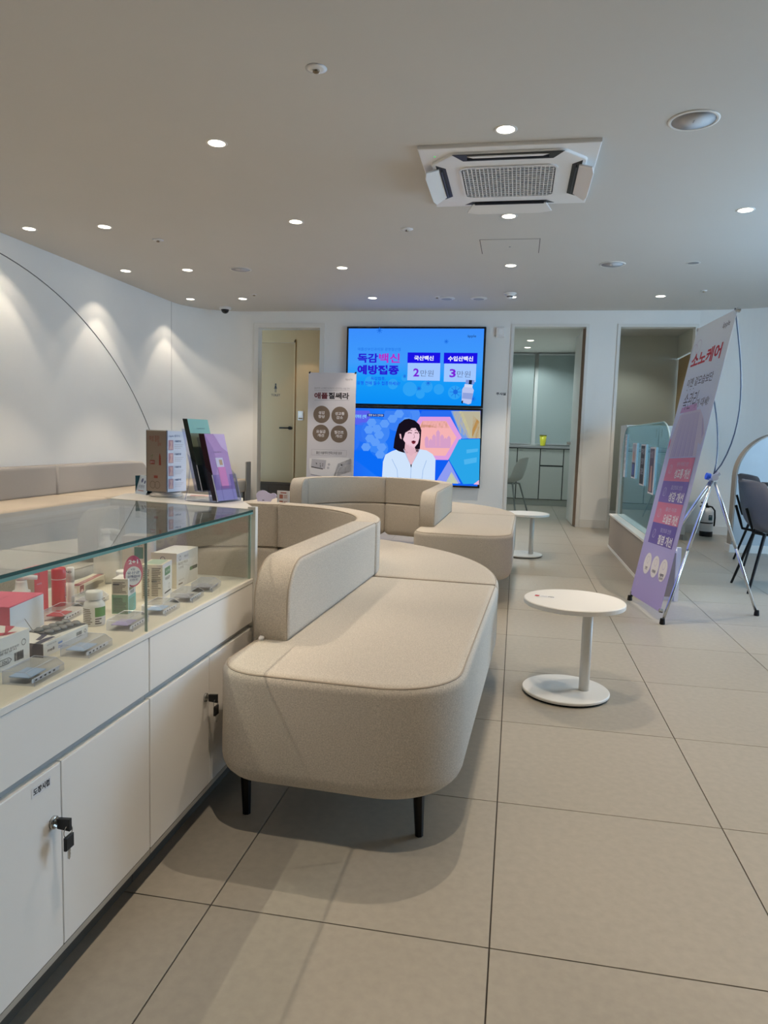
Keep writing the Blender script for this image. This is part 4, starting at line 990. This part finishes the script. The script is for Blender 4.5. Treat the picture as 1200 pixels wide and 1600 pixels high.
# ---- what stands on the worktop
ZT = .796
M_tan = mat('tan_leaflet_print', '#ab9a8c', .5); M_cold = mat('cool_white_leaflet', '#dfe3f2', .5)
t = thing('leaflet_tower', 'square rotating leaflet tower standing on the white end worktop', 'leaflet stand', (-.585, .935, ZT), math.radians(-18))
link('base', *lathe_geo([(.052, 0), (.056, .003), (.056, .009), (.050, .012), (.048, .016), (0, .016)], 36), mat('clear_pale_plastic', '#d9d6d2', .2), t)
hw = .046
link('column', *boxg(-hw+.003, hw-.003, -hw+.003, hw-.003, .018, .226), M_grayp, t)
pos = []
for k in range(4):
    M = Matrix.Rotation(PI/2*k, 4, 'Z'); v, f = boxg(-hw, hw, -hw-.0005, -hw+.002, .02, .226); pc = link('leaflet', [M @ Vector(p) for p in v], f, M_tan if k == 0 else M_cold, t)
    P = Print(pc, M @ Vector((-hw, -hw-.0005, .02)), M @ Vector((1,0,0)), (0,0,1))
    mb_ = mat('blue_text', '#5c6a97', .5); mr_ = mat('brick_text', '#a34a3e', .5)
    if k == 0:
        P.text('여성 질환', .012, .17, .06, .19, mr_); P.text('검사', .052, .155, .068, .168, mr_); P.rect(.016, .092, .038, .106, mr_)
        P.poly([(.058,.09),(.068,.09),(.066,.12),(.062,.132),(.058,.12)], mr_); P.line([(.022,.108),(.030,.125),(.018,.118)], .0015, mat('green_leaf', '#7d8a63', .5))
        P.rect(.034, .045, .052, .054, mr_); P.ring(.028, .022, .013, .002, m_brn, 16); P.ring(.05, .022, .013, .002, m_brn, 16)
        P.lay(); P.text('클리닉', .018, .095, .036, .103, m_w2)
    else:
        P.text('åpple 클리닉', .012, .185, .06, .194, mb_)
        for j in range(4):
            z = .142-.044*j; P.rect(.008, z, .030, z+.034, mat('rose_photo', '#c68f9b', .5)); P.text('시술안내', .036, z+.027, .066, z+.034, mb_, .04)
            for q in range(3): P.rect(.036, z+.018-.006*q, .078-.006*q, z+.0195-.006*q, m_lg)
        P.lay()
        for j in range(4): z = .142-.044*j; P.poly([(.010, z+.002), (.018, z+.018), (.014, z+.03), (.026, z+.03), (.024, z+.014), (.028, z+.002)], mat('skin_photo', '#e3b7ae', .5))
    P.done()
link('corner_edge', *(lambda B: (B.v, B.f))(MB().box(hw, hw+.002, -hw-.001, -hw+.003, .018, .228).box(-hw-.002, -hw, -hw-.001, -hw+.003, .018, .228)), mat('dark_frame_edge', '#45424a', .4), t)
link('top_cap', *boxg(-hw-.001, hw+.001, -hw-.001, hw+.001, .226, .229), M_whitep, t)
# tiered brochure holder with its brochures: local x = front, y = width, leaning back
bh = thing('brochure_holder', 'clear tiered acrylic brochure holder on the white end worktop', 'holder', (-.335, .845, ZT), math.radians(-14))
WH = .062; LN = -.27
def tier(xb, zb, h):
    b = MB()
    def pl(x0, z0, x1, z1, y0, y1, th=.0022):
        b.add([(x0, y0, z0), (x0, y1, z0), (x1, y1, z1), (x1, y0, z1), (x0+th, y0, z0), (x0+th, y1, z0), (x1+th, y1, z1), (x1+th, y0, z1)], [(0,1,2,3),(7,6,5,4),(0,4,5,1),(1,5,6,2),(2,6,7,3),(3,7,4,0)])
    pl(xb-.030, zb, xb-.030+LN*h, zb+h, -WH, WH)                              # back plate
    pl(xb, zb, xb+LN*h*.42, zb+h*.42, -WH, -WH*.45); pl(xb, zb, xb+LN*h*.42, zb+h*.42, WH*.45, WH); pl(xb, zb, xb+LN*h*.24, zb+h*.24, -WH*.45, WH*.45)   # scooped front
    for y in (-WH, WH-.0022): b.add([(xb-.03, y, zb), (xb, y, zb), (xb+LN*h*.42, y, zb+h*.42), (xb-.03+LN*h*.6, y, zb+h*.6), (xb-.03, y+.0022, zb), (xb, y+.0022, zb), (xb+LN*h*.42, y+.0022, zb+h*.42), (xb-.03+LN*h*.6, y+.0022, zb+h*.6)], [(0,1,2,3),(7,6,5,4),(0,4,5,1),(1,5,6,2),(2,6,7,3),(3,7,4,0)])
    b.box(xb-.03, xb+.002, -WH, WH, zb-.002, zb)
    return b
M_acr2 = glass('clear_acrylic_holder', '#eceef8', 1.5)
for xb, zb, h in ((.022, .004, .205), (-.040, .035, .20)):
    b = tier(xb, zb, h); link('pocket', b.v, b.f, M_acr2, bh)
b = MB().tube([(-.085, -WH, .16), (-.095, -WH, .05), (-.11, -WH, .003)], .0022, 6).tube([(-.085, WH, .16), (-.095, WH, .05), (-.11, WH, .003)], .0022, 6).box(-.11, .022, -WH, WH, .0, .0022)
link('foot_frame', b.v, b.f, M_acr2, bh)
M_edgew = mat('painted_edge_glint', '#d7dcf0', .2)  # pale colour for tubes that paint glints along the acrylic edges
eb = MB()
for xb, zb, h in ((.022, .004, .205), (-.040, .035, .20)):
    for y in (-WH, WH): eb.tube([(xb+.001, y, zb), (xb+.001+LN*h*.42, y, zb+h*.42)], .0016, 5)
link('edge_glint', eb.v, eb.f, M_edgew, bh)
def brochures(label, xb, zb, n, h, me_, mf_, th=.0022, groupn=None, w=.052):
    t0 = None
    for k in range(n):
        t = thing('brochure', label if k == n-1 else label.replace('front ', '', 1).replace('the acrylic', 'the clear')+', behind its front copy', 'brochure', (0,0,0), 0, groupn)
        t.location = bh.location; t.rotation_euler = bh.rotation_euler
        x0 = xb+th*1.25*k
        v = []
        for y in (-w, w):
            for (x, z) in ((x0, zb), (x0+th, zb), (x0+th+LN*h, zb+h), (x0+LN*h, zb+h)): v.append((x, y, z))
        link('pages', v, [(0,1,2,3),(7,6,5,4),(0,4,5,1),(1,5,6,2),(2,6,7,3),(3,7,4,0)], me_, t)
        if k == n-1:
            P = Print(t, (x0+th, -w, zb), (0,1,0), (LN,0,1)); H_ = h*math.hypot(1, LN)
            P.rect(0, 0, 2*w, H_, mf_, 'cover'); P.lay(); t0 = (P, H_)
    return t0
P, H_ = brochures('front mint green brochure in the back pocket of the acrylic holder', -.066, .036, 7, .232, mat('dark_green_pages', '#3a4138', .6), mat('mint_cover', '#8cc3bf', .5), groupn='mint brochures in the back pocket')
P.rect(0, 0, .104, H_*.80, mat('grey_green_cover', '#6d7a68', .5)); P.lay(); P.text('여성의원 안내', .036, H_*.86, .076, H_*.875, m_nav); P.done()
P, H_ = brochures('front lavender brochure in the front pocket of the acrylic holder', -.005, .006, 8, .215, mat('dark_maroon_pages', '#4a2029', .6), mat('lavender_cover', '#b08cc9', .5), groupn='lavender brochures in the front pocket')
P.poly([(.045, H_), (.104, H_), (.104, H_*.72), (.075, H_*.80)], mat('pale_lilac_cover', '#c6aee0', .5)); P.poly([(0, H_*.2), (.035, H_*.55), (.03, H_*.78), (.0, H_)], mat('mauve_cover', '#9a79b8', .5))
P.rect(.0, 0, .104, H_*.16, mat('pale_violet_cover', '#cbb9e6', .5)); P.lay(); P.text('여성 클리닉', .030, H_*.715, .068, H_*.735, m_nav); P.rect(.030, H_*.50, .068, H_*.64, m_pal); P.rect(.034, H_*.18, .072, H_*.50, mat('pink_cover_block', '#cf7cc0', .5)); P.lay(); P.rect(.046, H_*.53, .062, H_*.61, mat('gold_print', '#b89b7d', .5)); P.done()
# tent card, loose leaflet
t = thing('tent_card', 'small teal backed tent card behind the leaflet tower on the worktop', 'card', (-.690, .985, ZT), math.radians(-35))
wv = .042
link('front_sheet', [(-wv,-.022,0),(wv,-.022,0),(wv,-.002,.066),(-wv,-.002,.066),(-wv,-.0205,0),(wv,-.0205,0),(wv,-.0005,.066),(-wv,-.0005,.066)], [(0,1,2,3),(7,6,5,4),(0,4,5,1),(1,5,6,2),(2,6,7,3),(3,7,4,0)], mat('pale_blue_card', '#cfdff2', .5), t)
link('back_sheet', [(-wv,.0205,0),(wv,.0205,0),(wv,.0,.066),(-wv,.0,.066),(-wv,.022,0),(wv,.022,0),(wv,.0015,.066),(-wv,.0015,.066)], [(0,1,2,3),(7,6,5,4),(0,4,5,1),(1,5,6,2),(2,6,7,3),(3,7,4,0)], mat('teal_card', '#1f5a68', .5), t)
link('fold_strip', *boxg(-wv-.001, -wv+.0005, -.020, .022, 0, .064), MATS['teal_card'], t)
P = Print(t, (-wv, -.022, 0), (1,0,0), (0,.020,.066)); P.disc(.03, .05, .008, mb_); P.disc(.052, .045, .006, mb_); P.text('이벤트', .014, .022, .06, .034, mb_); P.rect(.014, .012, .06, .014, mr_); P.done()
t = thing('leaflet', 'pink and white leaflet lying flat behind the acrylic holder', 'leaflet', (-.475, .985, ZT), math.radians(20))
link('sheet', *boxg(-.05, .05, -.035, .035, 0, .003), M_paper, t); P = Print(t, (-.05, -.035, .003), (1,0,0), (0,1,0)); P.rect(.008, .012, .07, .055, mat('pale_pink_print', '#eab9b4', .5)); P.lay(); P.text('건강 안내', .014, .025, .055, .042, mr_); P.done()
# little cards on the far sofa's seat
t = thing('cloud_card', 'small lavender cloud shaped card standing on the far sofa seat', 'card', (-1.50, 4.50, ZS), math.radians(-12))
cp_ = []
for (cx, cy, r, a0, a1) in ((-.03, .055, .052, 205, 40), (.055, .062, .026, 140, -60)):
    for k in range(13): w = math.radians(a0+(a1-a0)*k/12); cp_.append((cx+r*math.cos(w), cy+r*math.sin(w)))
cp_ = [(-.07, 0)]+cp_+[(.045, .03), (.03, 0)]
v, f = slab([(p[0]*1.25, max(0, p[1]*.95)) for p in cp_], -.004, .004, ax=lambda a, b, c: (a, -c, b)); link('card', v, f, mat('lavender_card', '#c9c8ec', .5), t); link('foot', *boxg(-.07, .03, -.015, .02, 0, .004), M_paper, t)
P = Print(t, (-.09, -.004, 0), (1,0,0), (0,0,1)); P.rect(.05, .012, .07, .018, m_dk); P.done()
t = thing('price_card', 'small white card with red pictures standing on the far sofa seat', 'card', (-1.215, 4.10, ZS), math.radians(-8))
link('card', *boxg(-.052, .052, -.006, .006, 0, .138), m_w2, t); link('foot', *boxg(-.05, .05, -.02, .02, 0, .005), M_paper, t)
P = Print(t, (-.052, -.006, 0), (1,0,0), (0,0,1)); P.rect(.03, .118, .082, .126, mr_); P.rect(.02, .075, .052, .108, mat('rust_photo', '#b4705f', .5)); P.rect(.02, .025, .052, .058, MATS['rust_photo'])
for z in (.10, .09, .08, .05, .04): P.rect(.058, z, .088, z+.004, mr_)
P.done()
# ================================================================= GOODS ON THE DISPLAY DECK
ZD = .575+.012
M_bxw = mat('white_carton', '#eceae8', .5); M_bxc = mat('cream_carton', '#ded6c4', .5); M_txt = mat('grey_brown_text', '#7a7064', .6)
def carton(label, x, y, dims, deg, m, name='carton', cat='box'):
    dx, dy, dz = dims; t = thing(name, label, cat, (x, y, ZD), math.radians(deg))
    link('body', *boxg(-dx/2, dx/2, -dy/2, dy/2, 0, dz, b=.0008), m, t)
    F = {'front': Print(t, (dx/2, -dy/2, 0), (0,1,0), (0,0,1)), 'end': Print(t, (-dx/2, -dy/2, 0), (1,0,0), (0,0,1)), 'top': Print(t, (dx/2, -dy/2, dz), (0,1,0), (-1,0,0))}
    return t, F, dx, dy, dz
def fin(F):
    for p in F.values(): p.done()
def lines(P, a0, b0, a1, b1, n, m, fill=.55):
    h = (b1-b0)/n
    for k in range(n):
        e = a1-(a1-a0)*random.choice((0, .05, .12, .3)); P.rect(a0, b0+h*k, e, b0+h*(k+fill), m)
def bars(P, a0, b0, a1, b1, m, n=14):
    w = (a1-a0)/n
    for k in range(n): P.rect(a0+w*k, b0, a0+w*(k+random.choice((.35, .55, .75))), b1, m)
# pink topped box
m_pinkb = mat('coral_pink_carton', '#e0607f', .5)
t, F, dx, dy, dz = carton('large pink topped white box at the left of the glass case', -.447, -.056, (.105, .136, .072), 9, m_pinkb)
F['front'].rect(0, 0, dy, dz*.97, mat('pale_blue_white_carton', '#dfe5f4', .5)).lay(); F['front'].line([(.055, .034), (.085, .002)], .0015, m_dk); F['front'].text('건강 유산균', .02, .03, .055, .036, m_lg)
F['top'].text('여성 유산균', .05, .05, .09, .058, mat('dark_pink_text', '#b8435f', .5)); F['end'].text('PINK', .03, .03, .075, .045, m_w2); fin(F)
# white box with red ribbon print
t, F, dx, dy, dz = carton('white box with red ribbon pattern and barcode at the left front of the case', -.318, -.283, (.092, .155, .062), 0, M_bxw)
m_redr = mat('rose_red_print', '#c44762', .5)
F['top'].poly([(0, .06), (.03, .055), (.075, .03), (.10, .004), (.125, .002), (.10, .035), (.06, .065), (0, .085)], m_redr).poly([(.09, .005), (.155, .03), (.155, .05), (.115, .02)], m_redr).poly([(.0, .02), (.04, .01), (.03, .0), (0, .004)], m_redr)
P = F['front']; bars(P, .112, .010, .138, .026, m_dk); P.text('보관방법 실온보관', .075, .036, .125, .040, m_dk); P.text('품질유지', .075, .031, .118, .035, m_dk); P.ring(.138, .040, .006, .001, m_dk); P.line([(.075,.012),(.098,.012),(.105,.017),(.098,.022),(.075,.022),(.075,.012)], .001, m_dk); P.lay(); P.text('32x2', .08, .014, .097, .020, m_dk); fin(F)
# navy ended box with blister pack
t, F, dx, dy, dz = carton('flat white box with a navy end and dark ribbon print, under a blister pack', -.297, -.114, (.077, .152, .027), 2, M_bxw)
m_navy = mat('navy_carton', '#23243f', .5); m_slate = mat('slate_ribbon', '#4a4d68', .5)
F['end'].rect(0, 0, dx, dz, m_navy); F['top'].poly([(0, .005), (.05, .008), (.05, .016), (.03, .02), (0, .018)], m_slate).poly([(.02, .02), (.06, .03), (.075, .05), (.11, .065), (.11, .077), (.07, .065), (.05, .038), (.02, .03)], m_slate); F['top'].text('여성 유산균', .02, .001, .06, .005, m_navy)
P = F['front']; P.text('medi', .012, .008, .034, .014, m_navy, .02); P.text('프리미엄 유산균', .01, .020, .04, .023, m_navy); P.rect(.046, .014, .06, .018, mat('sky_blue_patch', '#88a5dc', .5)); lines(P, .046, .006, .06, .012, 2, MATS['sky_blue_patch']); bars(P, .108, .009, .128, .020, m_dk); P.ring(.140, .016, .004, .001, m_dk); fin(F)
bt_ = thing('blister_pack', 'silver grey pill blister pack lying on the flat navy ended box', 'pills', (-.300, -.082, ZD+.0275), math.radians(-8))
link('foil', *boxg(-.030, .030, -.048, .048, 0, .0012), mat('grey_foil', '#6f7176', .35, .7), bt_)
for i in range(2):
    for j in range(5):
        o = link('blister', *lathe_geo([(.0095, .001), (.009, .004), (.006, .0072), (0, .008)], 14), mat('grey_blister_plastic', '#8b8d92', .2, .2), bt_, True); o.location = (-.013+.026*i, -.036+.018*j, 0)
# nasal spray
t = thing('spray_bottle', 'white throat spray bottle with a side nozzle behind the pink box', 'spray bottle', (-.492, .062, ZD), math.radians(20))
link('body', *lathe_geo([(.020, 0), (.022, .003), (.022, .050), (.016, .058), (0, .058)], 24), M_bxw, t, True); link('collar', *lathe_geo([(.019, .058), (.019, .062), (.014, .064), (.012, .082), (.0115, .086), (0, .086)], 24), M_whitep, t, True)
v, f = tube_geo([(-.008, -.004, .092), (.012, .0, .093), (.030, .012, .090)], .0055, 10); link('nozzle', v, f, M_whitep, t, True); link('button', *lathe_geo([(.0105, .086), (.0105, .097), (.009, .099), (0, .099)], 18), M_whitep, t, True)
# red slim box, red tube, white tube
m_rb = mat('coral_red_carton', '#d8424c', .45)
t, F, dx, dy, dz = carton('slim upright red box behind the throat spray', -.500, .122, (.030, .052, .106), 2, m_rb)
F['end'].rect(0, 0, dx, dz, mat('beige_carton_side', '#c4b09e', .5)); F['front'].rect(.016, .080, .0175, .100, m_mar); F['front'].text('여성청결', .008, .066, .026, .070, m_pal); fin(F)
t = thing('tube', 'red cylinder tube with white vertical lettering in the glass case', 'tube', (-.484, .186, ZD))
link('body', *lathe_geo([(.016, 0), (.0165, .002), (.0165, .066), (.016, .067), (0, .067)], 32), mat('red_tube_plastic', '#cf3440', .35), t, True); link('band', *lathe_geo([(.0167, .066), (.0167, .0675)], 32), M_whitep, t, True)
link('cap', *lathe_geo([(.0163, .0675), (.0167, .069), (.0167, .090), (.015, .094), (.013, .094), (.012, .091), (0, .091)], 32), MATS['red_tube_plastic'], t, True)
P = Print(t, (.0171, -.005, .004), (.15,1,0), (0,0,1)); 
for k, ch in enumerate('D.FRESH'): P.text(ch, .003, .010+k*.0065, .007, .0150+k*.0065, m_pal)
P.rect(-.004, .006, .012, .0068, m_pal); P.done()
t = thing('tube', 'slim white stick tube right beside the red tube', 'tube', (-.478, .224, ZD))
link('body', *lathe_geo([(.0085, 0), (.009, .002), (.009, .052), (0, .052)], 24), M_bxw, t, True); link('cap', *lathe_geo([(.0093, .0525), (.0093, .086), (.008, .089), (0, .089)], 24), M_bxw, t, True)
P = Print(t, (.003, -.0096, .076), (1,.3,0), (0,0,1)); P.text('ND', -.007, 0, .006, .005, m_dk, .02); P.done()
# long low box
t, F, dx, dy, dz = carton('long low white box with a dark red label lying behind the pill bottle', -.520, .355, (.036, .172, .029), 10, M_bxc)
m_wine = mat('wine_red_label', '#8c3038', .5)
F['top'].rect(.004, .004, .168, .019, mat('dusty_red_label', '#b76c66', .5)); F['top'].lay(); F['top'].text('여성 청결제 질염케어', .02, .007, .12, .016, m_w2); F['top'].rect(.004, .002, .028, .020, m_wine); F['front'].rect(.004, .008, .028, .029, m_wine); F['front'].lay(); F['front'].disc(.016, .014, .008, mat('pale_rose_oval', '#e5bcb9', .5), .005); lines(F['front'], .036, .004, .155, .024, 6, M_txt); F['end'].rect(.004, .004, .030, .024, M_bxw); fin(F)
# pill bottle
t = thing('pill_bottle', 'white pill bottle with a green label in the middle of the glass case', 'pill bottle', (-.303, .052, ZD), math.radians(8))
link('body', *lathe_geo([(.0215, 0), (.0232, .003), (.0232, .044), (.021, .051), (.0165, .055), (.0155, .060), (0, .060)], 40), M_bxw, t, True); link('cap', *lathe_geo([(.0175, .059), (.0180, .060), (.0180, .074), (.0165, .0765), (0, .0765)], 40), mat('white_ribbed_cap', '#f1f0ee', .5), t, True)
def wrap(parent, r, z0, z1, a0, a1, m, name='label', n=10):
    v = []; 
    for k in range(n+1): w = math.radians(a0+(a1-a0)*k/n); v += [(r*math.cos(w), r*math.sin(w), z0), (r*math.cos(w), r*math.sin(w), z1)]
    return link(name, v, [(2*k, 2*k+2, 2*k+3, 2*k+1) for k in range(n)], m, parent)
wrap(t, .0235, .022, .043, -62, 10, mat('leaf_green_label', '#4f8f3a', .45))
for k in range(9): wrap(t, .0236, .006+k*.004, .008+k*.004, -140, -75-random.random()*15, M_txt, 'text_line')
for k in range(3): wrap(t, .0236, .006+k*.005, .0085+k*.005, -62, -20-random.random()*20, m_dk, 'text_line')
# green lower box with round tag
t, F, dx, dy, dz = carton('upright box with a white top and green lower half, holding a round promotion tag', -.306, .180, (.038, .056, .084), 12, M_bxw)
m_gre = mat('sage_green_print', '#6f9d7d', .5); m_teal = mat('teal_green_print', '#79c2bb', .5)
F['end'].rect(0, 0, dx, .046, m_gre).rect(0, .046, dx, dz, M_bxc).lay(); lines(F['end'], .003, .004, .035, .040, 10, mat('dark_green_text', '#41614b', .5)); lines(F['end'], .003, .050, .035, .078, 8, M_txt); F['end'].lay(); F['end'].rect(.003, .070, .018, .073, m_dk)
F['front'].rect(0, 0, dy, .042, m_teal).lay(); lines(F['front'], .006, .006, .046, .036, 7, MATS['sage_green_print']); F['front'].text('여유균', .014, .046, .040, .054, m_dk, .02); F['front'].rect(.006, .056, .04, .063, mat('khaki_patch', '#8a8260', .5)); fin(F)
tg = thing('promotion_tag', 'pink round 2+1 promotion tag standing up from the green lower box', 'tag', (-.2790, .176, ZD+.058), math.radians(-38))
tv_ = [(math.cos(2*PI*k/32)*.0235, .038+math.sin(2*PI*k/32)*(.042 if k < 16 else .034)) for k in range(32)]
tv_ = tv_[:21]+[(-.026, -.004)]+tv_[22:]
v, f = slab(tv_, -.0006, .0006, ax=lambda a, b, c: (c, a, b)); link('card', v, f, mat('raspberry_tag', '#d0486e', .5), tg)
P = Print(tg, (.0006, -.0235, 0), (0,1,0), (0,0,1)); P.disc(.0235, .031, .0195, m_w2, .023); P.text('2+1', .012, .060, .035, .070, m_w2, .03); P.lay(); P.text('4월', .017, .044, .027, .050, mb_); P.text('유산균', .008, .035, .039, .042, mb_, .02); P.text('고객감사', .007, .026, .040, .033, mb_, .02); P.text('이벤트', .012, .018, .035, .024, mb_); P.done()
# clear pump bottle
t = thing('pump_bottle', 'tall clear pump bottle with a white pump head at the back of the glass case', 'pump bottle', (-.530, .470, ZD), math.radians(30))
link('bottle', *lathe_geo([(.031, 0), (.034, .004), (.035, .03), (.035, .078), (.031, .092), (.018, .100), (.016, .104), (0, .104)], 36), milky('clear_pet_plastic', '#f7f5ef', .55), t, True); link('liquid', *lathe_geo([(.029, .003), (.033, .006), (.033, .058), (0, .058)], 32), milky('cloudy_gel', '#efebe0', .6), t, True)
link('collar', *lathe_geo([(.018, .102), (.019, .104), (.018, .116), (.010, .120), (.009, .140), (0, .140)], 28), mat('translucent_white_plastic', '#f4f3f0', .4), t, True)
link('pump_head', *(lambda B: (B.v, B.f))(MB().tube([(-.014, 0, .146), (0, 0, .148), (.022, 0, .147), (.036, 0, .142)], .0072, 10).lathe([(.013, .139), (.0135, .145), (.010, .152), (0, .153)], 20)), MATS['translucent_white_plastic'], t, True)
link('label', *boxg(-.031, -.029, -.012, -.006, .005, .014), m_brn, t)
# tall beige box behind, white lid jar, text box, big white box
t, F, dx, dy, dz = carton('tall pale beige box with a green square behind the promotion tag', -.480, .556, (.074, .06, .128), 10, mat('pale_beige_carton', '#e4d8cd', .5))
F['end'].rect(.036, .062, .062, .096, mat('deep_sage_square', '#5f8b74', .5)); F['end'].text('센텔라', .036, .098, .060, .103, m_dk); F['end'].disc(.05, .110, .003, m_dk); fin(F)
t = thing('small_jar', 'small white lidded jar half hidden behind the promotion tag', 'jar', (-.352, .262, ZD))
link('body', *lathe_geo([(.017, 0), (.018, .003), (.018, .056), (.014, .062), (0, .062)], 26), mat('olive_jar_label', '#a3a06a', .5), t, True); link('lid', *lathe_geo([(.020, .062), (.0205, .064), (.0205, .080), (.019, .082), (0, .082)], 26), M_whitep, t, True)
t, F, dx, dy, dz = carton('cream box covered in small print with a green patch, before the big white box', -.314, .356, (.054, .083, .090), 11, M_bxc)
lines(F['end'], .004, .008, .021, .084, 16, M_txt); lines(F['end'], .026, .008, .050, .084, 16, M_txt); F['end'].lay(); F['end'].rect(.026, .045, .040, .049, m_dk)
F['front'].rect(0, 0, dy, dz, M_bxw).lay(); F['front'].rect(.018, .058, .066, .078, mat('mid_green_patch', '#4f8a5b', .5)); F['front'].text('여유균', .022, .044, .062, .053, m_dk, .02); F['front'].rect(.016, .010, .07, .014, m_dk); F['front'].ring(.056, .026, .007, .001, m_dk); F['front'].lay(); F['front'].text('유기농', .026, .064, .058, .072, m_w2)
F['top'].rect(.006, .006, .077, .048, mat('pale_green_lid_print', '#a9bda5', .5)); fin(F)
t, F, dx, dy, dz = carton('big white probiotic box at the right end of the glass case', -.344, .520, (.074, .152, .097), 3, M_bxw)
F['end'].rect(0, 0, dx, dz, M_bxc).lay(); F['end'].ring(.034, .082, .007, .0015, m_dk); F['end'].text('여유균', .044, .064, .062, .070, M_txt)
P = F['front']; P.text('BIONO MEGA', .012, .064, .075, .071, m_brn); P.text('75. 봄처럼', .012, .052, .045, .059, m_brn); P.text('여유균', .050, .080, .080, .087, m_dk); P.ring(.022, .083, .007, .0015, m_dk); P.rect(.090, .036, .146, .046, mat('black_green_patch', '#23382b', .5)); P.text('유산균 30포', .012, .018, .05, .023, m_brn); P.rect(.012, .008, .04, .012, m_brn); P.lay(); P.rect(.090, .036, .108, .046, MATS['mid_green_patch']); fin(F)
link('lid_flap', *boxg(-.037, .037, -.076, -.074, .095, .099), M_bxc, t)
# acrylic price blocks
m_ins = {'grey': mat('grey_price_insert', '#b5b2b6', .5), 'blue': mat('pale_blue_price_insert', '#bfd8f5', .5), 'purple': mat('pale_purple_price_insert', '#c5b6e0', .5), 'red': mat('red_price_insert', '#c8404a', .5)}
def block(label, x, y, deg, c, L=.088):
    t = thing('price_block', label, 'price holder', (x, y, ZD), math.radians(deg), 'clear acrylic price blocks'); W_ = .058; l = L/2
    v = [(-W_/2, -l, 0), (W_/2, -l, 0), (W_/2, l, 0), (-W_/2, l, 0), (-W_/2, -l, .023), (W_/2-.016, -l, .023), (W_/2, -l, .013), (W_/2, l, .013), (W_/2-.016, l, .023), (-W_/2, l, .023)]
    f = [(0,3,2,1), (0,1,6,5,4), (2,3,9,8,7), (0,4,9,3), (4,5,8,9), (5,6,7,8), (1,2,7,6)]
    link('block', v, f, M_acry, t)
    link('insert', *boxg(-W_/2+.006, W_/2-.016, -l+.008, l-.030, .010, .0115), m_ins[c], t)
    link('face_strip', *boxg(W_/2-.0085, W_/2-.007, -l+.004, l-.004, .003, .010), M_bxw, t)
    P = Print(t, (W_/2-.007, -l+.006, .003), (0,1,0), (0,0,1)); 
    for k in range(5): P.rect(.006+.013*k, .002, .012+.013*k, .005, m_dk)
    P.done(); e = MB()
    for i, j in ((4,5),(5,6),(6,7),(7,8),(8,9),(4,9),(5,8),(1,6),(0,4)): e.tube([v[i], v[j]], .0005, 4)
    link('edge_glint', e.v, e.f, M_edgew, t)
block('clear price block with a red insert before the red tube', -.405, .090, 8, 'red'); block('clear price block before the slim white tube', -.428, .232, 8, 'grey', .08)
block('bright clear price block before the flat navy ended box', -.206, -.125, 3, 'blue'); block('bright clear price block at the left front before the ribbon patterned box', -.204, -.285, 3, 'blue')
block('lavender tinted clear price block before the pill bottle', -.226, .062, 6, 'purple'); block('clear price block beside the pane joint, before the small print box', -.222, .205, 4, 'blue')
block('clear price block before the big white box, second from the right end', -.222, .345, 6, 'grey'); block('clear price block nearest the right end of the glass case', -.228, .475, 8, 'grey')
